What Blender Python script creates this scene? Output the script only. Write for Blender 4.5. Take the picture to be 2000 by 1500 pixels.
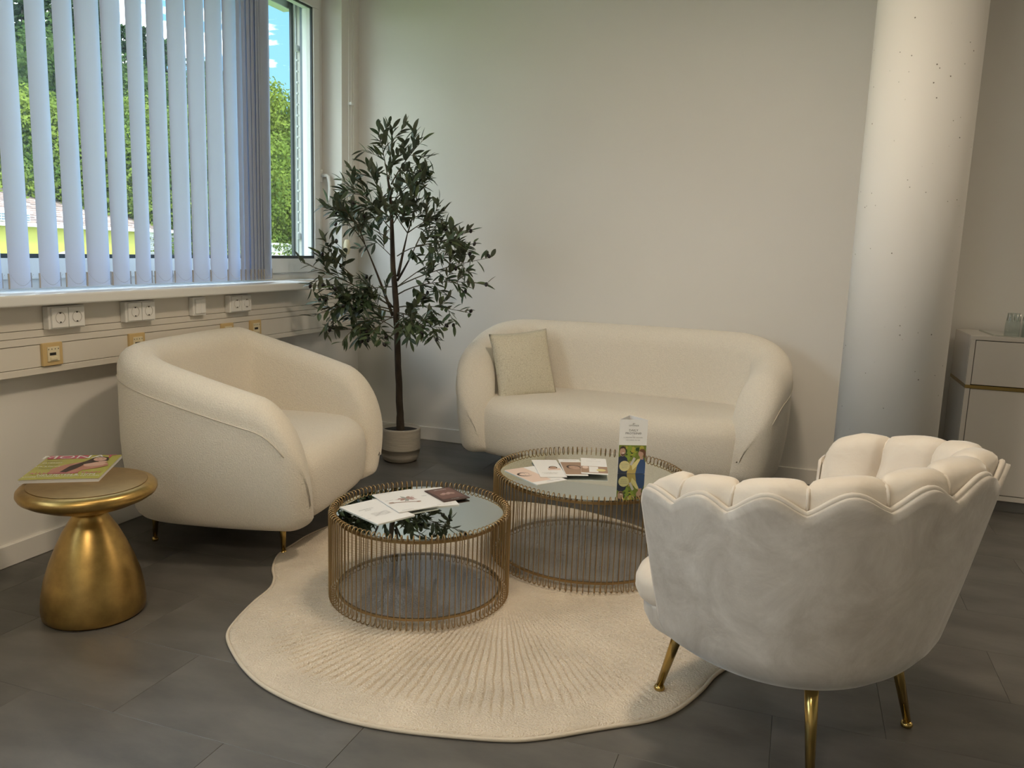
import bpy, bmesh, math, random
from mathutils import Vector, Matrix, noise
R = math.radians; PI = math.pi
random.seed(7)
for o in list(bpy.data.objects): bpy.data.objects.remove(o)
COL = bpy.context.scene.collection
sc = bpy.context.scene

# ---------------------------------------------------------------- camera
cd = bpy.data.cameras.new('camera'); cam = bpy.data.objects.new('camera', cd); COL.objects.link(cam)
cd.sensor_width = 36; cd.lens = 1586.5 / 2000 * 36; cd.clip_start = .05; cd.clip_end = 400
_p, _r, _y = .1637, -.033, .3359
_right = Vector((math.cos(_y), math.sin(_y), 0)); _f0 = Vector((-math.sin(_y), math.cos(_y), 0)); _z = Vector((0, 0, 1))
_fwd = _f0 * math.cos(_p) - _z * math.sin(_p); _dn = -_z * math.cos(_p) - _f0 * math.sin(_p)
_cx = _right * math.cos(_r) + _dn * math.sin(_r); _cy = -(_dn * math.cos(_r) - _right * math.sin(_r))
cam.matrix_world = Matrix(((_cx.x, _cy.x, -_fwd.x, 0), (_cx.y, _cy.y, -_fwd.y, 0), (_cx.z, _cy.z, -_fwd.z, 1.18), (0, 0, 0, 1)))
sc.camera = cam
sc.view_settings.view_transform = 'Standard'; sc.view_settings.look = 'None'
sc.view_settings.gamma = 1; sc.view_settings.use_curve_mapping = False
sc.view_settings.exposure = 0.45

# ---------------------------------------------------------------- node helper
def newmat(name):
    m = bpy.data.materials.new(name); m.use_nodes = True
    nt = m.node_tree; nt.nodes.clear()
    return m, nt
def N(nt, t, **k):
    n = nt.nodes.new(t)
    for a, v in k.items():
        if a.startswith('_'): setattr(n, a[1:], v)
        else:
            key = a.replace('__', ' ')
            if key.isdigit(): key = int(key)
            n.inputs[key].default_value = v
    return n
def Lk(nt, a, ao, b, bi): nt.links.new(a.outputs[ao], b.inputs[bi])

# ---------------------------------------------------------------- sky
w = bpy.data.worlds.new('sky'); sc.world = w; w.use_nodes = True; nt = w.node_tree; nt.nodes.clear()
out = N(nt, 'ShaderNodeOutputWorld'); bg = N(nt, 'ShaderNodeBackground'); bg.inputs['Strength'].default_value = 7.0
tc = N(nt, 'ShaderNodeTexCoord'); sp = N(nt, 'ShaderNodeSeparateXYZ')
Lk(nt, tc, 'Generated', sp, 0)
rp = N(nt, 'ShaderNodeValToRGB'); e = rp.color_ramp.elements
e[0].position = .0; e[0].color = (.054, .112, .17, 1); e[1].position = .8; e[1].color = (.03, .09, .20, 1)
x = e.new(.28); x.color = (.042, .098, .165, 1)
Lk(nt, sp, 'Z', rp, 0)
mp = N(nt, 'ShaderNodeMapping'); mp.inputs['Scale'].default_value = (1, 1, 3.2); mp.inputs['Location'].default_value = (1.3, .5, .12)
Lk(nt, tc, 'Generated', mp, 0)
nz = N(nt, 'ShaderNodeTexNoise', Scale=3.6, Detail=9., Roughness=.56, Distortion=.25); Lk(nt, mp, 0, nz, 'Vector')
cr = N(nt, 'ShaderNodeValToRGB'); cr.color_ramp.elements[0].position = .47; cr.color_ramp.elements[1].position = .55
Lk(nt, nz, 'Fac', cr, 0)
mx = N(nt, 'ShaderNodeMix', _data_type='RGBA'); mx.inputs[7].default_value = (.92, .97, 1.0, 1)
Lk(nt, cr, 0, mx, 0); Lk(nt, rp, 0, mx, 6); Lk(nt, mx, 2, bg, 'Color'); Lk(nt, bg, 0, out, 0)

# ---------------------------------------------------------------- sun and ceiling lights
def lamp(name, kind, loc, target, power, color, size=.3, size_y=None):
    d = bpy.data.lights.new(name, kind); o = bpy.data.objects.new(name, d); COL.objects.link(o)
    o.location = loc; d.color = color
    v = Vector(target) - Vector(loc); o.rotation_euler = v.to_track_quat('-Z', 'Y').to_euler()
    if kind == 'SUN': d.energy = power; d.angle = R(.6)
    else:
        d.energy = power
        if kind == 'AREA':
            d.shape = 'RECTANGLE' if size_y else 'DISK'; d.size = size
            if size_y: d.size_y = size_y
    return o
lamp('sun', 'SUN', (30, -10, 40), (0, 10, 0), 2.6, (1, .95, .85))
WARM = (1, .81, .60)
lamp('ceiling_lamp', 'AREA', (-.4, 2.4, 2.76), (-.4, 2.4, 0), 20, WARM, .30)
lamp('ceiling_lamp', 'AREA', (-1.1, 1.2, 2.76), (-1.1, 1.2, 0), 5, WARM, .6)
lamp('ceiling_lamp', 'AREA', (-.4, -.7, 2.76), (-.4, -.7, 0), 28, WARM, .8)
lamp('ceiling_lamp', 'AREA', (3.1, 3.9, 2.76), (3.1, 3.9, 0), 17, WARM, .6)

# ---------------------------------------------------------------- materials
def pbr(name, col, rough=.6, metal=0., spec=.5, noise_s=0, noise_a=0., bump_s=0, bump_d=0., bump_h=.5, sheen=0., coat=0., alpha=1., trans=0., detail=6., stretch=None, subs=0):
    m, nt = newmat(name)
    o = N(nt, 'ShaderNodeOutputMaterial'); b = N(nt, 'ShaderNodeBsdfPrincipled')
    Lk(nt, b, 0, o, 0)
    b.inputs['Base Color'].default_value = (*col, 1); b.inputs['Roughness'].default_value = rough
    b.inputs['Metallic'].default_value = metal; b.inputs['Specular IOR Level'].default_value = spec
    if sheen: b.inputs['Sheen Weight'].default_value = sheen; b.inputs['Sheen Roughness'].default_value = .4
    if coat: b.inputs['Coat Weight'].default_value = coat
    if trans: b.inputs['Transmission Weight'].default_value = trans
    if noise_s or bump_s:
        tc = N(nt, 'ShaderNodeTexCoord'); src = tc; so = 'Object'
        if stretch:
            mp = N(nt, 'ShaderNodeMapping'); mp.inputs['Scale'].default_value = stretch; Lk(nt, tc, 'Object', mp, 0); src = mp; so = 0
    if noise_s:
        n = N(nt, 'ShaderNodeTexNoise', Scale=float(noise_s), Detail=detail, Roughness=.6); Lk(nt, src, so, n, 'Vector')
        r = N(nt, 'ShaderNodeValToRGB'); el = r.color_ramp.elements
        el[0].position = .3; el[1].position = .7
        el[0].color = (*[max(0, c * (1 - noise_a)) for c in col], 1); el[1].color = (*[min(1, c * (1 + noise_a)) for c in col], 1)
        Lk(nt, n, 'Fac', r, 0); Lk(nt, r, 0, b, 'Base Color')
    if bump_s:
        n = N(nt, 'ShaderNodeTexNoise', Scale=float(bump_s), Detail=3., Roughness=.6); Lk(nt, src, so, n, 'Vector')
        bp = N(nt, 'ShaderNodeBump', Strength=bump_h, Distance=bump_d); Lk(nt, n, 'Fac', bp, 'Height'); Lk(nt, bp, 0, b, 'Normal')
    return m
M = {}
M['wall'] = pbr('wall_paint', (.76, .745, .71), .85, noise_s=1.5, noise_a=.015, bump_s=260, bump_d=.0006, bump_h=.25)
M['ceil'] = pbr('ceiling_paint', (.8, .79, .77), .9)
M['base'] = pbr('baseboard_paint', (.74, .72, .68), .45)
M['floor'] = pbr('vinyl_tile', (.105, .10, .092), .42, noise_s=2.6, noise_a=.34, bump_s=90, bump_d=.0006, bump_h=.3, detail=9, stretch=(1, 2.4, 1))
M['joint'] = pbr('tile_joint', (.07, .067, .062), .8)
M['boucle'] = pbr('boucle_fabric', (.80, .745, .65), .95, spec=.15, noise_s=210, noise_a=.06, bump_s=210, bump_d=.005, bump_h=.75, sheen=.3, detail=2)
M['seam'] = pbr('seam_thread', (.60, .55, .47), .9)
M['gold'] = pbr('brushed_brass', (.50, .33, .115), .34, 1., noise_s=14, noise_a=.25, detail=8)
M['goldtop'] = pbr('satin_brass', (.48, .32, .14), .42, 1., noise_s=20, noise_a=.1)
M['wire'] = pbr('antique_brass_wire', (.40, .28, .14), .36, 1.)
M['leg'] = pbr('polished_brass', (.50, .36, .13), .2, 1.)
M['mirror'] = pbr('mirror_glass', (.66, .70, .66), .015, 1.)
M['rugedge'] = pbr('rug_binding', (.60, .53, .43), .95, bump_s=300, bump_d=.002)
M['piping'] = pbr('velvet_piping', (.62, .57, .51), .7, sheen=.5)
M['white'] = pbr('white_plastic', (.78, .78, .76), .35)
M['lacq'] = pbr('white_lacquer', (.72, .68, .63), .12, coat=.6)
M['trunk'] = pbr('trunking_plastic', (.70, .665, .60), .5)
M['dark'] = pbr('dark_gap', (.02, .018, .016), .7)
M['gasket'] = pbr('dark_gasket', (.03, .04, .045), .5)
M['frame'] = pbr('window_frame_plastic', (.74, .75, .74), .35)
M['alu'] = pbr('anodised_aluminium', (.50, .54, .56), .35, .8)
M['grey'] = pbr('grey_socket', (.50, .48, .44), .5)
M['beige'] = pbr('beige_plastic', (.60, .44, .21), .5)
M['cream'] = pbr('cream_plastic', (.74, .66, .46), .45)
M['concrete'] = None
M['bark'] = pbr('olive_bark', (.050, .037, .026), .9, noise_s=40, noise_a=.45, bump_s=70, bump_d=.006, bump_h=.9, stretch=(1, 1, .35))
M['twig'] = pbr('olive_twig', (.10, .085, .05), .85)
M['olive'] = pbr('black_olive', (.012, .008, .01), .3)
M['pot'] = pbr('stoneware_pot', (.46, .425, .36), .85, noise_s=18, noise_a=.12, bump_s=60, bump_d=.004, bump_h=.5, stretch=(.3, .3, 3))
M['soil'] = pbr('dark_soil', (.012, .01, .008), .95, bump_s=90, bump_d=.01)
M['paper'] = pbr('coated_paper', (.80, .80, .80), .4)
M['ink'] = pbr('grey_ink', (.16, .16, .17), .6)
M['chrome'] = pbr('chrome', (.7, .7, .7), .08, 1.)
M['bead'] = pbr('white_bead', (.72, .70, .66), .4)
M['beadgrey'] = pbr('grey_bead', (.36, .40, .48), .4)
M['weight'] = pbr('weight_plate', (.42, .39, .36), .6)

def flat(name, col, rough=.5):
    if name not in M: M[name] = pbr(name, col, rough)
    return M[name]

# concrete column: off-white paint with small air holes
m, nt = newmat('painted_concrete'); M['concrete'] = m
o = N(nt, 'ShaderNodeOutputMaterial'); b = N(nt, 'ShaderNodeBsdfPrincipled', Roughness=.7); Lk(nt, b, 0, o, 0)
tc = N(nt, 'ShaderNodeTexCoord')
vo = N(nt, 'ShaderNodeTexVoronoi', Scale=26.); Lk(nt, tc, 'Object', vo, 'Vector')
r1 = N(nt, 'ShaderNodeValToRGB'); r1.color_ramp.elements[0].position = .050; r1.color_ramp.elements[1].position = .085
r1.color_ramp.elements[0].color = (0, 0, 0, 1)
Lk(nt, vo, 'Distance', r1, 0)
n2 = N(nt, 'ShaderNodeTexNoise', Scale=5., Detail=4.); Lk(nt, tc, 'Object', n2, 'Vector')
r2 = N(nt, 'ShaderNodeValToRGB'); r2.color_ramp.elements[0].position = .47; r2.color_ramp.elements[1].position = .52
r2.color_ramp.elements[0].color = (1, 1, 1, 1); r2.color_ramp.elements[1].color = (0, 0, 0, 1)
Lk(nt, n2, 'Fac', r2, 0)
mm = N(nt, 'ShaderNodeMath', _operation='MAXIMUM'); Lk(nt, r1, 0, mm, 0); Lk(nt, r2, 0, mm, 1)
mc = N(nt, 'ShaderNodeMix', _data_type='RGBA'); mc.inputs[6].default_value = (.16, .14, .12, 1); mc.inputs[7].default_value = (.78, .765, .735, 1)
Lk(nt, mm, 0, mc, 0); Lk(nt, mc, 2, b, 'Base Color')
n3 = N(nt, 'ShaderNodeTexNoise', Scale=14., Detail=6.); Lk(nt, tc, 'Object', n3, 'Vector')
ad = N(nt, 'ShaderNodeMath', _operation='MULTIPLY_ADD'); ad.inputs[1].default_value = .12; Lk(nt, n3, 'Fac', ad, 0); Lk(nt, mm, 0, ad, 2)
bp = N(nt, 'ShaderNodeBump', Strength=.5, Distance=.004); Lk(nt, ad, 0, bp, 'Height'); Lk(nt, bp, 0, b, 'Normal')

# velvet with brushed nap patches
def velvet(name, c1, c2):
    m, nt = newmat(name)
    o = N(nt, 'ShaderNodeOutputMaterial'); b = N(nt, 'ShaderNodeBsdfPrincipled', Roughness=.62); Lk(nt, b, 0, o, 0)
    b.inputs['Sheen Weight'].default_value = .55; b.inputs['Sheen Roughness'].default_value = .35; b.inputs['Specular IOR Level'].default_value = .25
    tc = N(nt, 'ShaderNodeTexCoord')
    n = N(nt, 'ShaderNodeTexNoise', Scale=6., Detail=9., Roughness=.7, Distortion=.9); Lk(nt, tc, 'Object', n, 'Vector')
    r = N(nt, 'ShaderNodeValToRGB'); r.color_ramp.elements[0].position = .36; r.color_ramp.elements[1].position = .66
    r.color_ramp.elements[0].color = (*c1, 1); r.color_ramp.elements[1].color = (*c2, 1)
    Lk(nt, n, 'Fac', r, 0); Lk(nt, r, 0, b, 'Base Color')
    n2 = N(nt, 'ShaderNodeTexNoise', Scale=14., Detail=8., Distortion=.5); Lk(nt, tc, 'Object', n2, 'Vector')
    bp = N(nt, 'ShaderNodeBump', Strength=.3, Distance=.012); Lk(nt, n2, 'Fac', bp, 'Height'); Lk(nt, bp, 0, b, 'Normal')
    return m
M['velvet'] = velvet('brushed_velvet', (.49, .45, .405), (.67, .63, .585))
M['velvetin'] = velvet('smooth_velvet', (.68, .61, .53), (.72, .66, .58))

# rug pile
M['rug'] = pbr('rug_pile', (.76, .665, .54), .98, spec=.1, noise_s=5, noise_a=.12, bump_s=150, bump_d=.014, bump_h=.9, sheen=.25, detail=12)
# crackled silver cushion
m, nt = newmat('crackle_cushion'); M['cushion'] = m
o = N(nt, 'ShaderNodeOutputMaterial'); b = N(nt, 'ShaderNodeBsdfPrincipled', Roughness=.5); Lk(nt, b, 0, o, 0)
tc = N(nt, 'ShaderNodeTexCoord'); ns = N(nt, 'ShaderNodeTexNoise', Scale=9., Detail=3.); Lk(nt, tc, 'Object', ns, 'Vector')
va = N(nt, 'ShaderNodeVectorMath', _operation='MULTIPLY_ADD'); va.inputs[1].default_value = (.07, .07, .07); Lk(nt, ns, 'Color', va, 0); Lk(nt, tc, 'Object', va, 2)
vo = N(nt, 'ShaderNodeTexVoronoi', Scale=95., _feature='DISTANCE_TO_EDGE'); Lk(nt, va, 0, vo, 'Vector')
r = N(nt, 'ShaderNodeValToRGB'); r.color_ramp.elements[0].position = .02; r.color_ramp.elements[1].position = .09
r.color_ramp.elements[0].color = (.52, .48, .37, 1); r.color_ramp.elements[1].color = (.66, .62, .50, 1)
Lk(nt, vo, 'Distance', r, 0); Lk(nt, r, 0, b, 'Base Color')
bp = N(nt, 'ShaderNodeBump', Strength=.4, Distance=.003); Lk(nt, vo, 'Distance', bp, 'Height'); Lk(nt, bp, 0, b, 'Normal')

def glassy(name, tint, refl=.08, rough=0.):
    m, nt = newmat(name)
    o = N(nt, 'ShaderNodeOutputMaterial'); t = N(nt, 'ShaderNodeBsdfTransparent'); t.inputs[0].default_value = (*tint, 1)
    g = N(nt, 'ShaderNodeBsdfGlossy', Roughness=rough); lw = N(nt, 'ShaderNodeLayerWeight', Blend=.5); pw = N(nt, 'ShaderNodeMath', _operation='POWER'); pw.inputs[1].default_value = 4.; fr = N(nt, 'ShaderNodeMath', _operation='MULTIPLY_ADD'); fr.inputs[1].default_value = .5; fr.inputs[2].default_value = .03; mx = N(nt, 'ShaderNodeMixShader')
    Lk(nt, lw, 'Facing', pw, 0); Lk(nt, pw, 0, fr, 0); Lk(nt, fr, 0, mx, 0); Lk(nt, t, 0, mx, 1); Lk(nt, g, 0, mx, 2); Lk(nt, mx, 0, o, 0)
    return m
M['pane'] = glassy('window_pane', (.96, .985, .98))
M['smoke'] = glassy('grey_glass', (.86, .88, .92))
M['tumbler'] = glassy('clear_glass', (.90, .93, .93))
# translucent blind fabric, with the blue of the daylight put into its colours
m, nt = newmat('daylight_tinted_fabric'); M['slat'] = m
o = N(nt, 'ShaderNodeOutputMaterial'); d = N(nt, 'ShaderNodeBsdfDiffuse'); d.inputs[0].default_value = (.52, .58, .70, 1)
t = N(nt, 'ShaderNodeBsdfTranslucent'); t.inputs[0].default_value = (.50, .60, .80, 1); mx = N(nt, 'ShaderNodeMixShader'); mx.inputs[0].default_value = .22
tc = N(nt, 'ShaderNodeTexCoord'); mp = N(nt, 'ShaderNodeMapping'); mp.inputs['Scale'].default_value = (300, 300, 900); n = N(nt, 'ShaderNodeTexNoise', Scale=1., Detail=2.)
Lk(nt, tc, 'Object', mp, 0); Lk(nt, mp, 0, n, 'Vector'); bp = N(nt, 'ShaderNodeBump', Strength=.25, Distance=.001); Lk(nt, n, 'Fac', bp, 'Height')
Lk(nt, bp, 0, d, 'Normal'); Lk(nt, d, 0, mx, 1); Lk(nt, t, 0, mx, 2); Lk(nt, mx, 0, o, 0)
# leaves, front and back
def leafmat(name, c, back, rough=.5):
    m, nt = newmat(name)
    o = N(nt, 'ShaderNodeOutputMaterial'); b = N(nt, 'ShaderNodeBsdfPrincipled', Roughness=rough); Lk(nt, b, 0, o, 0)
    g = N(nt, 'ShaderNodeNewGeometry'); mx = N(nt, 'ShaderNodeMix', _data_type='RGBA'); mx.inputs[6].default_value = (*c, 1); mx.inputs[7].default_value = (*back, 1)
    Lk(nt, g, 'Backfacing', mx, 0); Lk(nt, mx, 2, b, 'Base Color')
    return m
M['leaf1'] = leafmat('olive_leaf_dark', (.042, .072, .032), (.095, .12, .078))
M['leaf2'] = leafmat('olive_leaf_mid', (.080, .115, .048), (.13, .15, .095))
def treemat(name, c, c2):
    m, nt = newmat(name)
    o = N(nt, 'ShaderNodeOutputMaterial'); d = N(nt, 'ShaderNodeBsdfDiffuse'); t = N(nt, 'ShaderNodeBsdfTranslucent'); mx = N(nt, 'ShaderNodeMixShader'); mx.inputs[0].default_value = .35
    tc = N(nt, 'ShaderNodeTexCoord'); n = N(nt, 'ShaderNodeTexNoise', Scale=.7, Detail=4.); Lk(nt, tc, 'Object', n, 'Vector')
    r = N(nt, 'ShaderNodeValToRGB'); r.color_ramp.elements[0].position = .35; r.color_ramp.elements[1].position = .62
    r.color_ramp.elements[0].color = (*c, 1); r.color_ramp.elements[1].color = (*c2, 1); Lk(nt, n, 'Fac', r, 0)
    Lk(nt, r, 0, d, 0); Lk(nt, r, 0, t, 0); Lk(nt, d, 0, mx, 1); Lk(nt, t, 0, mx, 2); Lk(nt, mx, 0, o, 0)
    return m
M['broad'] = treemat('broad_foliage', (.06, .11, .025), (.19, .25, .045))
M['broadd'] = treemat('deep_foliage', (.03, .065, .02), (.09, .14, .04))
M['conif'] = treemat('conifer_foliage', (.02, .045, .022), (.055, .095, .04))

# ---------------------------------------------------------------- geometry helpers
def link(name, me, mat=None, parent=None, smooth=False):
    o = bpy.data.objects.new(name, me); COL.objects.link(o)
    if mat is not None and len(me.materials) == 0:
        for q in (mat if isinstance(mat, (list, tuple)) else [mat]): me.materials.append(q)
    if parent is not None: o.parent = parent
    if smooth:
        for p in me.polygons: p.use_smooth = True
    return o
def obj(name, bm, mat, parent=None, smooth=False, fix=True):
    if fix: bmesh.ops.recalc_face_normals(bm, faces=bm.faces)
    me = bpy.data.meshes.new(name); bm.to_mesh(me); bm.free()
    return link(name, me, mat, parent, smooth)
def pyobj(name, v, f, mat, parent=None, smooth=False):
    me = bpy.data.meshes.new(name); me.from_pydata([tuple(a) for a in v], [], f); me.update()
    return link(name, me, mat, parent, smooth)
def empty(name, loc=(0, 0, 0), rz=0):
    o = bpy.data.objects.new(name, None); COL.objects.link(o); o.location = loc; o.rotation_euler = (0, 0, rz); o.empty_display_size = .1
    return o
def tag(o, label, cat, group=None):
    o['label'] = label; o['category'] = cat
    if group: o['group'] = group
    return o
def struct(o): o['kind'] = 'structure'; return o
def add_box(bm, lo, hi, bev=0., mat=0, mtx=None, seg=2):
    lo = Vector(lo); hi = Vector(hi)
    t = bmesh.new(); bmesh.ops.create_cube(t, size=1)
    for v in t.verts: v.co = Vector((lo[i] + (v.co[i] + .5) * (hi[i] - lo[i]) for i in range(3)))
    if bev > 0: bmesh.ops.bevel(t, geom=t.edges[:], offset=bev, segments=seg, affect='EDGES', profile=.5)
    if mtx: bmesh.ops.transform(t, matrix=mtx, verts=t.verts)
    for f in t.faces: f.material_index = mat
    me = bpy.data.meshes.new('t'); t.to_mesh(me); t.free(); bm.from_mesh(me); bpy.data.meshes.remove(me)
def box(name, lo, hi, mat, parent=None, bev=0., mtx=None, seg=2):
    bm = bmesh.new(); add_box(bm, lo, hi, bev, 0, mtx, seg); return obj(name, bm, mat, parent)
def lathe_data(prof, n=48, c=(0, 0, 0)):
    v = []; f = []; m = len(prof)
    for i in range(n):
        a = 2 * PI * i / n
        for r, z in prof: v.append((c[0] + r * math.cos(a), c[1] + r * math.sin(a), c[2] + z))
    for i in range(n):
        j = (i + 1) % n
        for k in range(m - 1): f.append((i * m + k, j * m + k, j * m + k + 1, i * m + k + 1))
    return v, f
def lathe(name, prof, mat, parent=None, n=48, c=(0, 0, 0), smooth=True):
    v, f = lathe_data(prof, n, c)
    bm = bmesh.new(); vs = [bm.verts.new(q) for q in v]
    for q in f: bm.faces.new([vs[k] for k in q])
    bmesh.ops.remove_doubles(bm, verts=bm.verts, dist=1e-5)
    return obj(name, bm, mat, parent, smooth)
def tube_data(pts, rads, n=8, closed=False, cap=True):
    pts = [Vector(p) for p in pts]; m = len(pts)
    if not isinstance(rads, (list, tuple)): rads = [rads] * m
    v = []; f = []; up = None
    for i, p in enumerate(pts):
        if closed: d = pts[(i + 1) % m] - pts[i - 1]
        else: d = pts[min(i + 1, m - 1)] - pts[max(i - 1, 0)]
        if d.length < 1e-9: d = Vector((0, 0, 1))
        d.normalize()
        if up is None:
            up = Vector((0, 0, 1)) if abs(d.z) < .9 else Vector((1, 0, 0))
        a = d.cross(up)
        if a.length < 1e-6: a = d.orthogonal()
        a.normalize(); b_ = a.cross(d).normalized(); up = b_
        for k in range(n):
            t = 2 * PI * k / n; v.append(p + (a * math.cos(t) + b_ * math.sin(t)) * rads[i])
    for i in range(m if closed else m - 1):
        j = (i + 1) % m
        for k in range(n): l = (k + 1) % n; f.append((i * n + k, i * n + l, j * n + l, j * n + k))
    if cap and not closed:
        f.append(tuple(range(n - 1, -1, -1))); f.append(tuple((m - 1) * n + k for k in range(n)))
    return v, f
def tube(name, pts, rads, mat, parent=None, n=8, closed=False, smooth=True):
    v, f = tube_data(pts, rads, n, closed); return pyobj(name, v, f, mat, parent, smooth)
class Multi:
    def __init__(s): s.v = []; s.f = []
    def add(s, v, f):
        k = len(s.v); s.v += [tuple(a) for a in v]; s.f += [tuple(i + k for i in q) for q in f]
    def build(s, name, mat, parent=None, smooth=False): return pyobj(name, s.v, s.f, mat, parent, smooth)
def poly_prism(name, pts, z0, z1, mat, parent=None, mtx=None):
    bm = bmesh.new(); vs = [bm.verts.new((p[0], p[1], z0)) for p in pts]; f = bm.faces.new(vs)
    r = bmesh.ops.extrude_face_region(bm, geom=[f]); up = [q for q in r['geom'] if isinstance(q, bmesh.types.BMVert)]
    for q in up: q.co.z = z1
    if mtx: bmesh.ops.transform(bm, matrix=mtx, verts=bm.verts)
    return obj(name, bm, mat, parent)
_tc = {}
def text_mesh(txt, size):
    if (txt, size) in _tc: return _tc[(txt, size)]
    c = bpy.data.curves.new('t', 'FONT'); c.body = txt; c.size = size; c.align_x = 'CENTER'; c.align_y = 'CENTER'; c.extrude = 0; c.resolution_u = 2
    o = bpy.data.objects.new('t', c); COL.objects.link(o)
    me = bpy.data.meshes.new_from_object(o); bpy.data.objects.remove(o); me.materials.clear(); _tc[(txt, size)] = me
    return me
def text(name, txt, size, mtx, mat, parent=None, sx=1.):
    me = text_mesh(txt, size).copy(); me.transform(mtx @ Matrix.Diagonal((sx, 1, 1, 1))); return link(name, me, mat, parent)

# ---------------------------------------------------------------- room shell
XL, YB, YB2, XS, CEIL = -2.6, 4.48, 4.83, .62, 2.8
XR, YF = 4.2, -2.2
fl = struct(box('floor', (XL - .25, YF - .1, -.14), (XR + .1, YB2 + .1, -.0022), M['joint']))
tile_me = {}
def tile_mesh(i):
    bm = bmesh.new(); bmesh.ops.create_cube(bm, size=1)
    for v in bm.verts: v.co = Vector((v.co.x * .6122, v.co.y * .3172, v.co.z * .003 - .0015))
    bmesh.ops.bevel(bm, geom=[e_ for e_ in bm.edges if all(v.co.z > -.001 for v in e_.verts)], offset=.0007, segments=1, affect='EDGES')
    me = bpy.data.meshes.new('tile'); bm.to_mesh(me); bm.free(); me.materials.append(M['floor']); return me
tm = tile_mesh(0)
row = 0
y = 1.449 - .3178 * 11
while y < YB2:
    off = .34 if row % 2 == 0 else 0.
    off = (-.929 if (row % 2 == 1) else -1.202)
    xx = off - .613 * 4
    while xx < XR:
        cx, cy = xx + .3065, y + .1589
        if -3.0 < cx < XR - .1 and cy < (YB if cx < XS - .3 else YB2) + .1:
            t = bpy.data.objects.new('tile', tm); COL.objects.link(t); t.location = (cx, cy, 0); t.parent = fl
        xx += .613
    y += .3178; row += 1
struct(box('ceiling', (XL - .35, YF - .1, CEIL), (XR + .1, YB2 + .1, CEIL + .12), M['ceil']))
# window wall: opening from y=-1.2 to 4.286, z .98 to 2.62
WY0, WY1, WZ0, WZ1, XW = -1.9, 4.29, .965, 2.62, -2.73
bm = bmesh.new()
add_box(bm, (XL - .30, YF - .1, -.1), (XL, YB2, WZ0 - .02)); add_box(bm, (XL - .30, YF - .1, WZ1), (XL, YB2, CEIL))
add_box(bm, (XL - .30, WY1, WZ0 - .02), (XL, YB2, WZ1)); add_box(bm, (XL - .30, YF - .1, WZ0 - .02), (XL, WY0, WZ1))
struct(obj('wall_left', bm, M['wall']))
bm = bmesh.new(); add_box(bm, (XL - .1, YB, -.1), (XS, YB2 + .2, CEIL)); struct(obj('wall_back', bm, M['wall']))
bm = bmesh.new(); add_box(bm, (XS - .05, YB2, -.1), (XR + .1, YB2 + .2, CEIL)); struct(obj('wall_back_recess', bm, M['wall']))
struct(box('wall_right', (XR, YF - .1, -.1), (XR + .15, YB2 + .2, CEIL), M['wall']))
struct(box('wall_front', (XL - .3, YF - .2, -.1), (XR + .1, YF, CEIL), M['wall']))
def baseboard(name, lo, hi):
    return struct(box(name, lo, hi, M['base'], bev=.003, seg=1))
baseboard('baseboard_left', (XL - .01, YF, 0), (XL + .012, YB - .012, .081))
baseboard('baseboard_back', (XL, YB - .012, 0), (XS, YB + .01, .083))
baseboard('baseboard_recess', (XS + .012, YB2 - .012, 0), (XR, YB2 + .01, .083))

# ---------------------------------------------------------------- window
win = struct(empty('window_1', (XW, 2, WZ0)))
def wpart(name, bm, mat, smooth=False):
    o = obj(name, bm, mat, None, smooth); o.parent = win; o.matrix_parent_inverse = Matrix.Translation(win.location).inverted(); return o
YM = 1.30    # mullion out of frame
bm = bmesh.new()
for lo, hi in (((XW - .07, WY0, WZ0), (XW, WY1, 1.013)), ((XW - .07, WY0, 2.545), (XW, WY1, WZ1)), ((XW - .07, WY1 - .052, 1.01), (XW, WY1, 2.55)), ((XW - .07, WY0, 1.01), (XW, WY0 + .05, 2.55)), ((XW - .07, YM - .04, 1.01), (XW, YM + .04, 2.55))):
    add_box(bm, lo, hi, .003)
wpart('window_frame', bm, M['frame'])
for (a, b_) in ((YM + .04, WY1 - .052), (WY0 + .05, YM - .04)):
    z0, z1 = 1.013, 2.545; s = .058; g = .008
    bm = bmesh.new()
    for lo, hi in (((a, z0), (b_, z0 + s + .02)), ((a, z1 - s), (b_, z1)), ((a, z0 + s), (a + s, z1 - s)), ((b_ - s, z0 + s), (b_, z1 - s))):
        add_box(bm, (XW - .062, lo[0], lo[1]), (XW + .018, hi[0], hi[1]), .004)
    sash = wpart('sash', bm, M['frame'])
    bm = bmesh.new(); zi0 = z0 + s + .02; zi1 = z1 - s; ya, yb = a + s, b_ - s
    for lo, hi in (((ya, zi0), (yb, zi0 + .016)), ((ya, zi1 - g), (yb, zi1)), ((ya, zi0), (ya + g, zi1)), ((yb - g, zi0), (yb, zi1))):
        add_box(bm, (XW - .004, lo[0], lo[1]), (XW + .008, hi[0], hi[1]))
    wpart('glazing_gasket', bm, M['gasket'])
    bm = bmesh.new(); add_box(bm, (XW - .034, ya, zi0), (XW - .028, yb, zi1)); wpart('pane', bm, M['pane'])
# sill: deep board with a rounded nose
bm = bmesh.new()
add_box(bm, (XW - .01, WY0, .94), (-2.6, WY1, .976)); add_box(bm, (-2.62, YF, .937), (-2.45, 3.735, .977), .008, seg=3)
wpart('window_sill', bm, M['frame'])
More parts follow.
